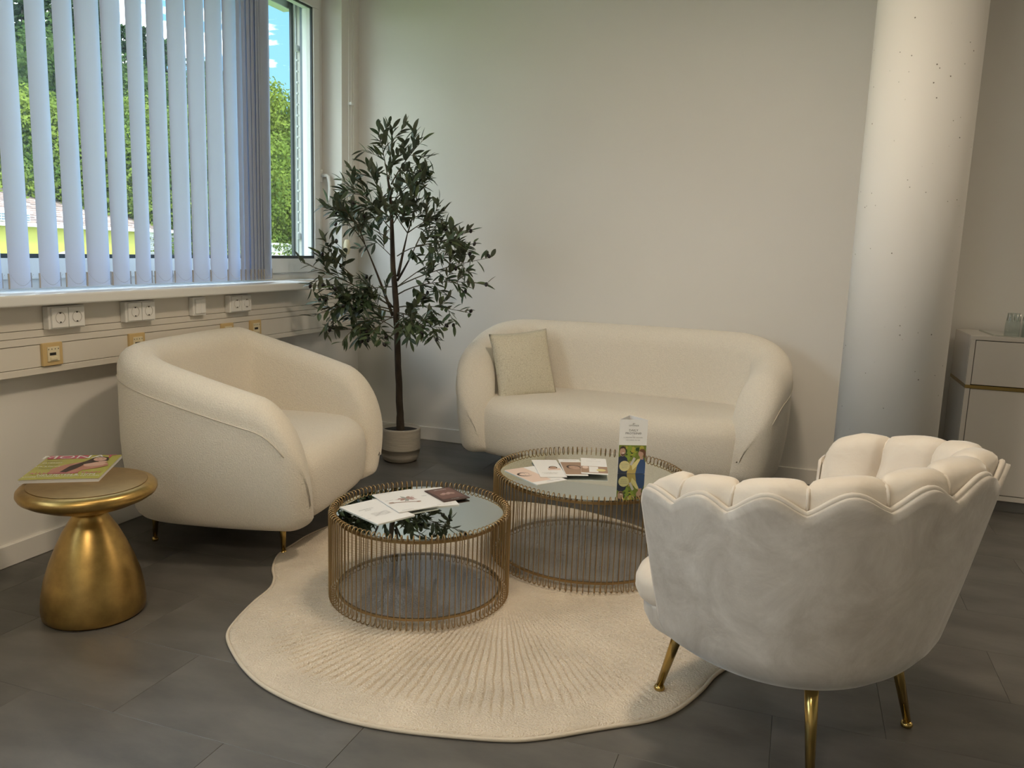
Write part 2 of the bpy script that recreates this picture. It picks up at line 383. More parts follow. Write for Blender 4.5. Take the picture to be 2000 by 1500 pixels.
# handle
hd = empty('window_handle'); hd.parent = win; hd.matrix_parent_inverse = Matrix.Translation(win.location).inverted()
bpy.data.objects.remove(hd)
bm = bmesh.new()
yh = 4.262
add_box(bm, (XW, yh - .014, 1.535), (XW + .012, yh + .014, 1.612), .006, seg=3)
v, f = tube_data([(XW + .01, yh, 1.575), (XW + .045, yh, 1.575), (XW + .056, yh, 1.568), (XW + .062, yh + .001, 1.54), (XW + .066, yh + .001, 1.50), (XW + .063, yh, 1.45), (XW + .058, yh, 1.43)], [.010, .010, .011, .011, .0105, .010, .008], 10)
me = bpy.data.meshes.new('h'); me.from_pydata([tuple(q) for q in v], [], f); bm.from_mesh(me)
hh = wpart('window_handle', bm, M['white'], True)
# external blind guide rail and raised blind seen through the pane
rail = tag(empty('blind_guide_rail', (-2.90, 4.06, .95)), 'aluminium guide rail of the outside blind behind the right end of the window pane', 'rail')
def rbox(name, lo, hi, mat):
    o = box(name, lo, hi, mat, None, .001, seg=1); o.parent = rail; o.matrix_parent_inverse = Matrix.Translation(rail.location).inverted(); return o
rbox('rail_profile', (-2.96, 4.345, .95), (-2.86, 4.365, 2.62), M['frame'])
rbox('rail_profile', (-2.93, 4.28, .95), (-2.90, 4.33, 2.62), M['alu'])
rbox('rail_profile', (-2.90, 4.215, .95), (-2.885, 4.235, 2.62), M['gasket'])
rbox('rail_profile', (-2.90, 4.237, .95), (-2.88, 4.248, 2.62), M['frame'])
rbox('rail_tube', (-2.862, 4.262, .98), (-2.838, 4.286, 2.60), flat('rail_grey', (.22, .26, .31), .4))
rbox('rail_bracket', (-2.90, 4.245, 2.28), (-2.875, 4.32, 2.312), M['frame'])
rbox('rail_bracket', (-2.90, 4.245, 1.20), (-2.875, 4.32, 1.235), M['frame'])
bm = bmesh.new(); bmesh.ops.create_uvsphere(bm, u_segments=8, v_segments=6, radius=.0075)
pin = bpy.data.meshes.new('pin'); bm.to_mesh(pin); bm.free(); pin.materials.append(M['white'])
for k in range(17):
    o = link('rail_pin', pin, None, rail); o.location = Vector((-2.885, 4.272, 2.23 - k * .062)) - rail.location
hb = tag(box('raised_outside_blind', (-2.98, -1.2, 2.50), (-2.905, 4.275, 2.60), M['alu'], None, .006), 'grey raised outside blind across the top of the window', 'blind')
# lower reveal outside so the opening reads thick
# ---------------------------------------------------------------- vertical blind
bl = tag(empty('vertical_blind', (-2.56, 2.8, .99)), 'white vertical blind with hanging fabric slats in front of the window', 'blind')
def bpart(name, bm_or_o, mat=None, smooth=False):
    o = obj(name, bm_or_o, mat, None, smooth) if isinstance(bm_or_o, bmesh.types.BMesh) else bm_or_o
    o.parent = bl; o.matrix_parent_inverse = Matrix.Translation(bl.location).inverted(); return o
bm = bmesh.new(); add_box(bm, (-2.585, 1.2, 2.60), (-2.535, 3.75, 2.64), .004); bpart('headrail', bm, M['white'])
spec = [(2.00, 21), (2.111, 20), (2.232, 19), (2.345, 18), (2.452, 7.5), (2.563, 15), (2.68, 15), (2.793, 11), (2.911, 8.5), (3.026, 6), (3.145, 5), (3.254, 11), (3.335, 19), (3.375, 17), (3.412, 18), (3.445, 17), (3.472, 18), (3.495, 18), (3.515, 19)]
for k in range(1, 6): spec.insert(0, (2.00 - .115 * k, 20 + random.uniform(-2, 2)))
ZB, ZT = .992, 2.602
prev = None
for i, (yc, al) in enumerate(spec):
    al = R(al); top_al = al + R(random.uniform(-3, 3))
    v = []; f = []; nc = 7; nr = 14; ph = random.uniform(0, 6)
    for r_ in range(nr):
        z = ZB + (ZT - ZB) * r_ / (nr - 1); tt = r_ / (nr - 1)
        a = al + (top_al - al) * tt + R(1.6) * math.sin(ph + 4 * tt)
        for c_ in range(nc):
            s_ = -1 + 2 * c_ / (nc - 1); bow = .0045 * (1 - s_ * s_)
            u = .0635 * s_
            v.append((-2.56 - u * math.sin(a) + bow * math.cos(a), yc + u * math.cos(a) + bow * math.sin(a), z))
    for r_ in range(nr - 1):
        for c_ in range(nc - 1): q = r_ * nc + c_; f.append((q, q + 1, q + nc + 1, q + nc))
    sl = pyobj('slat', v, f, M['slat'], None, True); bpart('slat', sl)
    # weight pocket and end clips
    d = Vector((-math.sin(al), math.cos(al), 0)); c0 = Vector((-2.56, yc, 0))
    for sg in (-1, 1):
        q = c0 + d * sg * .0655; w_ = box('chain_clip', (q.x - .002, q.y - .002, ZB), (q.x + .002, q.y + .002, ZB + .052), M['weight'], None); bpart('chain_clip', w_)
    e0 = c0 + d * -.0655; e1 = c0 + d * .0655
    mu = Multi()
    for (pa, pb, ox) in ((e0, e1, .012), ):
        nb = 26
        for k in range(nb + 1):
            t_ = k / nb; p = pa.lerp(pb, t_); p = Vector((p.x + ox, p.y, ZB + .045 - .036 * 4 * t_ * (1 - t_)))
            s_ = .0014
            mu.add([(p.x - s_, p.y, p.z), (p.x + s_, p.y, p.z), (p.x, p.y - s_, p.z), (p.x, p.y + s_, p.z), (p.x, p.y, p.z - s_), (p.x, p.y, p.z + s_)],
                   [(0, 2, 5), (2, 1, 5), (1, 3, 5), (3, 0, 5), (2, 0, 4), (1, 2, 4), (3, 1, 4), (0, 3, 4)])
    if prev is not None and yc - prev.y > .02:
        pass
    if i > 2: bpart('bead_chain', mu.build('bead_chain', M['beadgrey'] if i < 15 else M['bead']))
    prev = e1
# operating cords of the blind with their weight
cords = empty('operating_cord', (-2.565, 4.33, 1.15)); bpart('operating_cord', cords)
for k, yy in enumerate((4.318, 4.345, 4.372)):
    r_ = .0016
    o = tube('cord_strand', [(-2.57, yy - (yy - 4.31) * .5, 1.19), (-2.57, yy, 1.35), (-2.57, yy, 2.66)], [r_] * 3, M['bead'], cords, 6); o.matrix_parent_inverse = Matrix.Translation((-2.565, 4.33, 1.15)).inverted()
mu = Multi()
for k in range(150):
    z = 1.25 + k * .0095
    for yy in (4.345, 4.372):
        s_ = .0028; p = (-2.57, yy, z)
        mu.add([(p[0] - s_, p[1], z), (p[0] + s_, p[1], z), (p[0], p[1] - s_, z), (p[0], p[1] + s_, z), (p[0], p[1], z - s_), (p[0], p[1], z + s_)],
               [(0, 2, 5), (2, 1, 5), (1, 3, 5), (3, 0, 5), (2, 0, 4), (1, 2, 4), (3, 1, 4), (0, 3, 4)])
o = mu.build('cord_beads', M['bead'], cords); o['kind'] = 'stuff'; o.matrix_parent_inverse = Matrix.Translation((-2.565, 4.33, 1.15)).inverted()
o = lathe('cord_weight', [(0, -.045), (.012, -.043), (.020, -.02), (.021, .01), (.014, .04), (0, .045)], M['cream'], cords, 16, (-2.575, 4.305, 1.165)); o.matrix_parent_inverse = Matrix.Translation((-2.565, 4.33, 1.15)).inverted()
o = box('cord_clip', (-2.585, 4.335, 1.985), (-2.562, 4.36, 2.0), M['white'], cords); o.matrix_parent_inverse = Matrix.Translation((-2.565, 4.33, 1.15)).inverted()

# ---------------------------------------------------------------- cable trunking
tr = tag(empty('cable_trunking', (-2.56, 2, .68)), 'long cream cable trunking with grooved covers running under the window sill', 'trunking')
def tpart(name, lo, hi, mat, bev=.002):
    o = box(name, lo, hi, mat, None, bev, seg=1); o.parent = tr; o.matrix_parent_inverse = Matrix.Translation(tr.location).inverted(); return o
YT0, YT1 = YF + .02, 4.46
tpart('back_channel', (-2.5985, YT0, .688), (-2.536, YT1, .931), M['dark'], 0)
for z0, z1, xf in ((.6877, .7118, -2.528), (.7134, .7927, -2.530), (.7943, .8192, -2.527), (.8208, .8456, -2.527), (.8472, .9315, -2.530)):
    tpart('cover_panel', (-2.598, YT0, z0), (xf, YT1, z1), M['trunk'], .0015)
def socket_pair(y0, label):
    g = tag(empty('double_socket', (-2.53, y0, .887)), label, 'socket', 'white double sockets on the cable trunking')
    w_ = .143
    box('socket_housing', (-.0, -.002, -.041), (.028, w_ + .012, .041), M['white'], g, .003)
    for k in range(2):
        yy = .006 + k * .0715 + .0355
        box('face_plate', (.026, yy - .0345, -.036), (.0355, yy + .0345, .036), M['white'], g, .002)
        ins = lathe('socket_insert', [(0, .0), (.0185, .0), (.0188, .0095), (.0205, .0105), (.0205, .0), ], M['grey'], g, 24)
        ins.matrix_basis = Matrix.Translation((.0268, yy, 0)) @ Matrix.Rotation(R(90), 4, 'Y')
        bm = bmesh.new()
        for dy, dz in ((-.0095, 0), (.0095, 0)): add_box(bm, (.026, dy - .0026, dz - .0026), (.0275, dy + .0026, dz + .0026))
        for dz in (-.0165, .0165): add_box(bm, (.030, -.003, dz - .002), (.0372, .003, dz + .002))
        h = obj('contact_hole', bm, M['dark'], g); h.location = (0, yy, 0)
    return g
socket_pair(2.166, 'white double power socket nearest the left edge on the trunking under the sill')
socket_pair(2.517, 'second white double power socket from the left on the trunking under the sill')
socket_pair(3.142, 'white double power socket right of the light switch on the trunking')
g = tag(empty('light_switch', (-2.53, 2.90, .888)), 'white double rocker switch between two sockets on the trunking', 'switch')
box('switch_housing', (0, 0, -.041), (.025, .082, .041), M['white'], g, .003)
box('rocker', (.023, .010, -.031), (.0335, .041, .031), M['white'], g, .002)
box('rocker', (.023, .042, -.031), (.0325, .073, .031), M['white'], g, .002)
def data_outlet(y0, label):
    g = tag(empty('data_outlet', (-2.53, y0, .756)), label, 'outlet', 'beige data outlets on the cable trunking')
    box('outlet_frame', (0, 0, -.041), (.012, .083, .041), M['beige'], g, .002)
    bm = bmesh.new(); add_box(bm, (.011, .017, -.026), (.0165, .066, .027), .001, seg=1); obj('outlet_insert', bm, M['cream'], g)
    bm = bmesh.new()
    add_box(bm, (.015, .024, -.004), (.0172, .050, .006))
    for k in range(4): add_box(bm, (.015, .019 + k * .0135, .0165), (.0172, .0215 + k * .0135, .0205))
    obj('port_opening', bm, M['dark'], g)
    bm = bmesh.new(); add_box(bm, (.015, .025, -.022), (.021, .055, -.010), .002, seg=1); obj('port_flap', bm, M['cream'], g)
data_outlet(2.147, 'beige data outlet nearest the left edge with an open dark port')
data_outlet(2.546, 'beige data outlet just above the left rim of the armchair back')
data_outlet(3.102, 'beige data outlet half hidden at the top middle of the armchair back')
data_outlet(3.312, 'small beige data outlet furthest right on the trunking near the olive tree')

# ---------------------------------------------------------------- concrete column
cl = lathe('concrete_column', [(.0, 0), (.203, 0), (.203, CEIL), (0, CEIL)], M['concrete'], None, 96, (.397, 3.80, 0))
for p in cl.data.polygons: p.use_smooth = abs(p.normal.z) < .5
tag(cl, 'round off-white painted concrete column with tiny air holes right of the sofa', 'column')

# ---------------------------------------------------------------- sideboard with gold strip
X0, X1, Y0, Y1 = .785, 2.3, 4.38, 4.80
sb = tag(empty('sideboard', (1.5, 4.6, 0)), 'glossy off-white sideboard with a gold strip standing behind the column', 'cabinet')
def spart(name, lo, hi, mat, bev=.002):
    o = box(name, lo, hi, mat, None, bev, seg=1); o.parent = sb; o.matrix_parent_inverse = Matrix.Translation(sb.location).inverted(); return o
spart('carcass', (X0, Y0 + .019, .056), (X1, Y1, .594), M['lacq'])
spart('carcass', (X0, Y0 + .019, .610), (X1, Y1, .848), M['lacq'])
spart('front_frame', (X0, Y0, .828), (X1, Y0 + .02, .848), M['lacq'], .001)
spart('front_frame', (X0, Y0, .056), (X1, Y0 + .02, .080), M['lacq'], .001)
spart('front_frame', (X0, Y0, .080), (X0 + .021, Y0 + .02, .594), M['lacq'], .001)
spart('front_frame', (X0, Y0, .610), (X0 + .021, Y0 + .02, .828), M['lacq'], .001)
spart('gold_strip', (X0 - .001, Y0 - .002, .594), (X1 + .001, Y1, .610), M['leg'], .0005)['label'] = 'gold strip'
spart('shadow_gap', (X0 + .02, Y0 + .012, .08), (X1 - .02, Y0 + .02, .83), M['dark'], 0)
xs = X0 + .024
for k in range(3):
    xe = xs + .475
    spart('drawer', (xs, Y0, .6135), (xe, Y0 + .018, .8245), M['lacq'], .0015)
    spart('door', (xs, Y0, .0835), (xe, Y0 + .018, .592), M['lacq'], .0015)
    xs = xe + .004
spart('plinth', (X0 + .015, Y0 + .02, 0), (X1 - .015, Y1, .056), flat('grey_plinth', (.16, .155, .15), .4), .001)
# mirror tray and glasses
tray = tag(poly_prism('mirror_tray', [(.893, 4.46), (.90, 4.445), (1.0, 4.40), (1.30, 4.40), (1.30, 4.72), (.885, 4.76)], .848, .852, M['mirror']), 'thin mirror tray lying on top of the sideboard', 'tray')
tray.data.transform(Matrix.Identity(4))
def tumbler(x, y, label):
    g = tag(empty('drinking_glass', (x, y, .8525)), label, 'glass', 'upturned drinking glasses on the mirror tray')
    lathe('glass_body', [(.0335, 0), (.0335, .05), (.029, .072), (.027, .105), (0, .105), (0, .101), (.0245, .101), (.0265, .072), (.0312, .05), (.0315, 0), (.0335, 0)], M['tumbler'], g, 28)
    mu = Multi()
    for k in range(10):
        a = 2 * PI * k / 10; v, f = tube_data([(.0292 * math.cos(a), .0292 * math.sin(a), .066), (.0278 * math.cos(a), .0278 * math.sin(a), .103)], .0016, 5); mu.add(v, f)
    o = mu.build('silver_fluting', M['chrome'], g, True)
    return g
tumbler(.982, 4.52, 'upturned drinking glass with silver fluted base nearest the column')
tumbler(1.042, 4.455, 'upturned drinking glass in front on the mirror tray')
tumbler(1.06, 4.56, 'upturned drinking glass behind the front one on the mirror tray')
tumbler(1.13, 4.49, 'upturned drinking glass at the right edge of the photo')

# ---------------------------------------------------------------- tub seats
def sgnpow(c, e_): return math.copysign(abs(c) ** e_, c)
def tub(name, loc, rz, a, b, n, phe, t, z0, hb, he, p, q, seat_front, seat_z, label, cat, legs, taper=.055, nphi=110, toe=.05, seat_w=None, leg_h=None):
    root = tag(empty(name, loc, rz), label, cat)
    P = []
    for i in range(400):
        t_ = 1 - i / 400; P.append(Vector((a - toe * t_ ** 2.0, -phe * t_, 0)))
    for i in range(700):
        ph = PI * i / 699; P.append(Vector((a * sgnpow(math.cos(ph), 2 / n), b * sgnpow(math.sin(ph), 2 / n), 0)))
    for i in range(1, 401):
        t_ = i / 400; P.append(Vector((-a + toe * t_ ** 2.0, -phe * t_, 0)))
    S = [0]
    for i in range(1, len(P)): S.append(S[-1] + (P[i] - P[i - 1]).length)
    Ltot = S[-1]
    # samples: dense at the ends
    ss = []
    cap = t * .62
    for k in range(9): ss.append(cap * (1 - math.cos(k / 9 * PI / 2)))
    m_ = nphi
    for k in range(m_ + 1): ss.append(cap + (Ltot - 2 * cap) * k / m_)
    for k in range(8, -1, -1): ss.append(Ltot - cap * (1 - math.cos(k / 9 * PI / 2)))
    ring = []; yend = P[0].y; j = 0; seamp = []; rows = []
    for s_ in ss:
        while j < len(S) - 2 and S[j + 1] < s_: j += 1
        u = (s_ - S[j]) / max(1e-9, S[j + 1] - S[j]); c = P[j].lerp(P[j + 1], u)
        d = (P[min(j + 12, len(P) - 1)] - P[max(j - 12, 0)]).normalized(); nr = Vector((d.y, -d.x, 0))
        de = min(s_, Ltot - s_); k = math.sqrt(max(0, 1 - (1 - min(de / cap, 1)) ** 2))
        df = c.y - yend; h = hb - p * max(0, b - .06 - c.y)
        if df < q: h -= he * (1 - math.sqrt(max(0, 1 - (1 - df / q) ** 2)))
        h -= (1 - k) * .03
        zb = z0 + (1 - k) * .05
        tau = t / 2 * max(k, .02); cen = c - nr * t / 2
        def op(z): # taper of the outer skin
            return -taper * max(0, 1 - (z - z0) / .34) ** 2
        row_ = []
        # outer side from bottom to top
        rb = .045
        for kk in range(4):
            an = kk / 4 * PI / 2; z = zb + rb * (1 - math.cos(an)); row_.append((tau - rb * (1 - math.sin(an)) * min(1, tau / .06) + op(z), z))
        zt = h - tau
        for kk in range(9):
            z = zb + rb + (zt - zb - rb) * kk / 8; row_.append((tau + op(z), z))
        for kk in range(1, 10):
            an = kk / 10 * PI; row_.append((tau * math.cos(an), zt + tau * math.sin(an) * 1.0))
        for kk in range(6):
            z = zt + (zb - zt) * kk / 5; row_.append((-tau + op(z), z))
        rows.append([cen + nr * o_ + Vector((0, 0, z)) for o_, z in row_])
        if de > cap * .8:
            z = zt - .035; seamp.append(cen + nr * (tau + op(z) + .0012) + Vector((0, 0, z)))
    nr_ = len(rows[0]); v = [q_ for r_ in rows for q_ in r_]; f = []
    for i in range(len(rows) - 1):
        for k in range(nr_):
            l = (k + 1) % nr_; f.append((i * nr_ + k, (i + 1) * nr_ + k, (i + 1) * nr_ + l, i * nr_ + l))
    f.append(tuple(range(nr_))); f.append(tuple((len(rows) - 1) * nr_ + k for k in range(nr_ - 1, -1, -1)))
    bm = bmesh.new(); vs = [bm.verts.new(q_) for q_ in v]
    for q_ in f: bm.faces.new([vs[i] for i in q_])
    obj('upholstered_shell', bm, M['boucle'], root, True)
    tube('seam', seamp, .0024, M['seam'], root, 5)
    # seat block lofted from plan outlines
    prof = []
    rt = .085; za = z0; zs = seat_z
    for k in range(5): an = k / 5 * PI / 2; prof.append((.05 * (1 - math.sin(an)) , za + .05 * (1 - math.cos(an)), .02))
    for k in range(5): prof.append((.0 , za + .05 + (zs - rt - za - .05) * k / 5, 0))
    for k in range(8): an = k / 7 * PI / 2; prof.append((rt * (1 - math.cos(an)), zs - rt + rt * math.sin(an), 0))
    prof += [(rt + .05, zs + .006, 0), (rt + .14, zs + .010, 0)]
    v = []; f = []; nn = 96; aw = (a - t * .75) if seat_w is None else seat_w; bb = b - t * .6
    for off, z, _ in prof:
        for k in range(nn):
            ph = 2 * PI * k / nn; cx = sgnpow(math.cos(ph), 2 / 5.); sy = sgnpow(math.sin(ph), 2 / 5.)
            Wd = aw - off * .5; fr = seat_front - off
            bow = .012 * (1 - abs(cx) ** 2)
            bel = .018 * math.sin(PI * min(1, max(0, (z - za) / (zs - za))))
            yy = bb * sy if sy > 0 else (fr + bow + bel) * sy
            v.append((Wd * cx, yy, z))
    for i in range(len(prof) - 1):
        for k in range(nn): l = (k + 1) % nn; f.append((i * nn + k, i * nn + l, (i + 1) * nn + l, (i + 1) * nn + k))
    f.append(tuple(range(nn - 1, -1, -1))); f.append(tuple((len(prof) - 1) * nn + k for k in range(nn)))
    pyobj('seat', v, f, M['boucle'], root, True)
    lh = leg_h or z0 + .03
    for lx, ly in legs:
        g = tube('leg', [(lx * .985, ly * .98, lh), (lx, ly, .018)], [.0165, .008], M['leg'], root, 16)
        ft = lathe('leg_glide', [(0, 0), (.011, 0), (.013, .006), (.011, .014), (.006, .018), (0, .019)], M['leg'], g, 14); ft.location = (lx, ly, 0)
    return root
arm = tub('tub_armchair', (-2.085, 2.768, 0), R(99.8), .515, .392, 3.7, .425, .155, .13, .79, .32, .27, .19, .365, .42,
          'large cream boucle tub armchair on brass legs in front of the window wall', 'armchair',
          [(.30, -.255), (-.30, -.255), (.29, .29), (-.29, .29)])
sofa = tub('loveseat', (-.85, 4.085, 0), 0, .85, .375, 3.0, .365, .20, .13, .80, .32, .30, .20, .315, .43,
           'cream boucle two-seat sofa with curved arms against the back wall', 'sofa',
           [(.58, -.10), (-.58, -.10), (.60, .24), (-.60, .24)], nphi=170, toe=.12, taper=.04)
# inner vertical seams
def inner_seam(root, x, y0_, z0_, z1_):
    tube('back_seam', [(x, y0_, z0_), (x, y0_, z1_)], .0016, M['seam'], root, 5)
# ---------------------------------------------------------------- cushion
def cushion(loc, mtx, w_, h_, d_, label):
    v = []; f = []; n_ = 22
    for sd in (1, -1):
        for i in range(n_ + 1):
            for j in range(n_ + 1):
                x = -1 + 2 * i / n_; y = -1 + 2 * j / n_
                e1 = max(0, 1 - abs(x) ** 2.6) ** .55; e2 = max(0, 1 - abs(y) ** 2.6) ** .55
                pin_ = 1 - .055 * (1 - x * x) * abs(y) ** 3; pin2 = 1 - .055 * (1 - y * y) * abs(x) ** 3
                wr = 1 + .12 * noise.noise(Vector((x * 2.1, y * 2.3, sd)))
                v.append((x * w_ / 2 * pin2, sd * d_ / 2 * e1 * e2 * wr, y * h_ / 2 * pin_))
    b0 = (n_ + 1) ** 2
    for i in range(n_):
        for j in range(n_):
            q = i * (n_ + 1) + j; f.append((q, q + n_ + 1, q + n_ + 2, q + 1)); f.append((b0 + q, b0 + q + 1, b0 + q + n_ + 2, b0 + q + n_ + 1))
    bm = bmesh.new(); vs = [bm.verts.new(q) for q in v]
    for q in f: bm.faces.new([vs[i] for i in q])
    bmesh.ops.remove_doubles(bm, verts=bm.verts, dist=.0004)
    o = obj('cushion', bm, M['cushion'], None, True); o.matrix_world = Matrix.Translation(loc) @ mtx
    return tag(o, label, 'cushion')
cushion((-1.345, 4.02, .585), Matrix.Rotation(R(40), 4, 'Z') @ Matrix.Rotation(R(-17), 4, 'X') @ Matrix.Rotation(R(-5), 4, 'Y'), .33, .36, .10, 'square pale silver cushion with crackle pattern leaning in the left corner of the sofa')

# ---------------------------------------------------------------- scalloped shell chair
CH = empty('scallop_chair', (.035, 2.115, 0), R(-121)); tag(CH, 'beige velvet scalloped shell armchair seen from behind with tapered brass legs', 'armchair')
THE = 117.
dips = [-109, -86, -59, -34, -11, 11, 33, 56.5, 79, 95, 110]
NP = len(dips) - 1
def ch_rad(th, z):
    k = (z - .235) / .48; k = max(0, k)
    ra = .333 + .106 * k ** .9; rb = .305 + .105 * k ** .9
    if z < .32: s_ = .085 * (1 - math.sqrt(max(0, 1 - ((.32 - z) / .085) ** 2))) if z > .235 else .085; ra -= s_; rb -= s_
    t = R(th); c = math.cos(t); s = math.sin(t)
    e_ = 2 / 2.25
    return Vector((ra * sgnpow(s, e_), rb * sgnpow(c, e_), 0))
def ch_base(th): return .705 - .075 * (abs(th) / 100) ** 1.7
def which(th):
    for i in range(NP):
        if dips[i] <= th <= dips[i + 1] + 1e-6: return i, (th - dips[i]) / (dips[i + 1] - dips[i])
    return NP - 1, 1.
def ch_top(th):
    i, u = which(th); w_ = (dips[i + 1] - dips[i]) / 29
    z = ch_base(th) + .040 * min(1, .25 + w_) * (.5 * math.sin(PI * u) + .25 * (1 - math.cos(2 * PI * u)))
    if i in (0, NP - 1):
        uu = u if i == 0 else 1 - u
        z = ch_base(th) + .03 * math.sin(PI * min(1, uu * .62 + .38)) - .035 * max(0, 1 - uu * 4) ** 2
    return z
ths = []
for i in range(NP):
    for k in range(14): ths.append(dips[i] + (dips[i + 1] - dips[i]) * k / 14)
ths.append(float(dips[-1]))
v = []; f = []; nz_ = 22
for th in ths:
    zt = ch_top(th)
    for k in range(nz_):
        z = .235 + (zt - .235) * (k / (nz_ - 1)) ** 1.1
        p = ch_rad(th, z); v.append((p.x, p.y, z))
for i in range(len(ths) - 1):
    for k in range(nz_ - 1): q = i * nz_ + k; f.append((q, q + nz_, q + nz_ + 1, q + 1))
o_shell = pyobj('outer_shell', v, f, M['velvet'], CH, True)
sm = o_shell.modifiers.new('s', 'SOLIDIFY'); sm.thickness = .02; sm.offset = -1
# underside and front seat body: full plan closed outline
def full_out(th, z, shrink=0.):
    a_ = ((th + 180) % 360) - 180
    if abs(a_) <= 109.5: p = ch_rad(a_, z)
    else:
        p0 = ch_rad(109.5, z); t = R(abs(a_)); sg = 1 if a_ > 0 else -1
        u = (abs(a_) - 109.5) / 70.5
        fr = -.292 - .02 * math.sin(min(1, max(0, (z - .24) / .2)) * PI)
        x = p0.x * math.cos(u * PI / 2) ** .75 if u < 1 else 0
        y = p0.y + (fr - p0.y) * math.sin(u * PI / 2) ** .62
        p = Vector((sg * x, y, 0))
    return p * (1 - shrink)
v = []; f = []; nn = 96
lev = [(.205, .62), (.215, .30), (.225, .16), (.245, .075), (.275, .035), (.30, .03), (.315, .03)]
for z, sh in lev:
    for k in range(nn):
        th = -180 + 360 * k / nn; p = full_out(th, max(.30, z), sh); v.append((p.x, p.y, z))
for i in range(len(lev) - 1):
    for k in range(nn): l = (k + 1) % nn; f.append((i * nn + k, i * nn + l, (i + 1) * nn + l, (i + 1) * nn + k))
f.append(tuple(range(nn - 1, -1, -1))); f.append(tuple((len(lev) - 1) * nn + k for k in range(nn)))
pyobj('seat_base', v, f, M['velvet'], CH, True)
v = []; f = []
lev = [(.310, .10), (.312, .045), (.322, .012), (.34, -.010), (.365, -.010), (.385, .01), (.398, .055), (.405, .14), (.410, .35)]
for z, sh in lev:
    for k in range(nn):
        th = -180 + 360 * k / nn; p = full_out(th, .33, sh + (.13 if abs(((th + 180) % 360) - 180) < 100 else .13 * max(0, 1 - (abs(((th + 180) % 360) - 180) - 100) / 17))); v.append((p.x, p.y, z))
for i in range(len(lev) - 1):
    for k in range(nn): l = (k + 1) % nn; f.append((i * nn + k, i * nn + l, (i + 1) * nn + l, (i + 1) * nn + k))
f.append(tuple(range(nn - 1, -1, -1))); f.append(tuple((len(lev) - 1) * nn + k for k in range(nn)))
pyobj('seat_cushion', v, f, M['velvetin'], CH, True)
# nine padded channels
for i in range(NP):
    v = []; f = []; nu = 17; prof_n = 0; rows = []
    for k in range(nu):
        u = k / (nu - 1); th = dips[i] + (dips[i + 1] - dips[i]) * u
        bump = (max(0, 1 - abs(2 * u - 1) ** 2.4)) ** .5
        if i == 0: bump = max(bump, (1 - u) ** .3 * .55 if u < .5 else bump)
        zt = ch_top(th); row_ = []
        pad = .052 + .05 * bump; hump = ch_base(th) + .062 + .014 * bump - zt
        if i in (0, NP - 1): uu = u if i == 0 else 1 - u; hump = .012 + (hump - .012) * min(1, uu * 1.6) ** .6
        # over the top arc from the piping inwards
        for q in range(9):
            an = PI * q / 8; off = -.004 - pad / 2 * (1 - math.cos(an)) ; zz = zt - .004 + hump * math.sin(an) ** .8
            zz -= .018 * (q / 8)
            P_ = ch_rad(th, zt); d_ = P_.normalized(); row_.append((P_.x + d_.x * off, P_.y + d_.y * off, zz))
        for q in range(1, 9):
            z = zt - .022 + (.37 - zt + .022) * q / 8; pd = pad * (1 + .12 * math.sin(PI * q / 8)); P_ = ch_rad(th, z); d_ = P_.normalized()
            row_.append((P_.x - d_.x * (pd + .004), P_.y - d_.y * (pd + .004), z))
        rows.append(row_)
    m_ = len(rows[0]); v = [q for r_ in rows for q in r_]
    for a_ in range(nu - 1):
        for b_ in range(m_ - 1): q = a_ * m_ + b_; f.append((q, q + 1, q + m_ + 1, q + m_))
    pyobj('back_channel', v, f, M['velvetin'], CH, True)
# arm end faces
for sg in (-1, 1):
    v = []; 
    th = dips[-1] * 1. if sg > 0 else dips[0] * 1.; zt = ch_top(th); a_ = []; b_ = []
    for q in range(9):
        z = .36 + (zt + .0 - .36) * q / 8; P_ = ch_rad(th, z); d_ = P_.normalized(); a_.append((P_.x, P_.y, z)); w_ = .072 + .0 * q
        b_.append((P_.x - d_.x * w_, P_.y - d_.y * w_, z))
    vv = a_ + b_; ff = [(q, q + 1, q + 10, q + 9) for q in range(8)]
    bm = bmesh.new(); vs = [bm.verts.new(q) for q in vv]
    for q in ff: bm.faces.new([vs[k] for k in q])
    r_ = bmesh.ops.extrude_face_region(bm, geom=bm.faces[:])
    nv = [g_ for g_ in r_['geom'] if isinstance(g_, bmesh.types.BMVert)]
    tdir = (ch_rad(th, .5) - ch_rad(th - 3 * sg, .5)).normalized()
    for q in nv: q.co += tdir * .014
    bmesh.ops.bevel(bm, geom=bm.edges[:], offset=.005, segments=2, affect='EDGES')
    obj('arm_front', bm, M['velvetin'], CH, True)
# piping: top and both front edges, double welt along the arm edge
pts = []
e0 = [];
for q in range(14):
    z = .275 + (ch_top(dips[0]) - .275) * q / 13; P_ = ch_rad(dips[0], z); d_ = P_.normalized(); e0.append((P_.x + d_.x * .002, P_.y + d_.y * .002, z))
pts += e0
for th in ths[1:]:
    z = ch_top(th); P_ = ch_rad(th, z); d_ = P_.normalized(); pts.append((P_.x + d_.x * .003, P_.y + d_.y * .003, z))
for q in range(12, -1, -1):
    z = .275 + (ch_top(dips[-1]) - .275) * q / 13; P_ = ch_rad(dips[-1], z); d_ = P_.normalized(); pts.append((P_.x + d_.x * .002, P_.y + d_.y * .002, z))
tube('piping', pts, .0062, M['piping'], CH, 8)
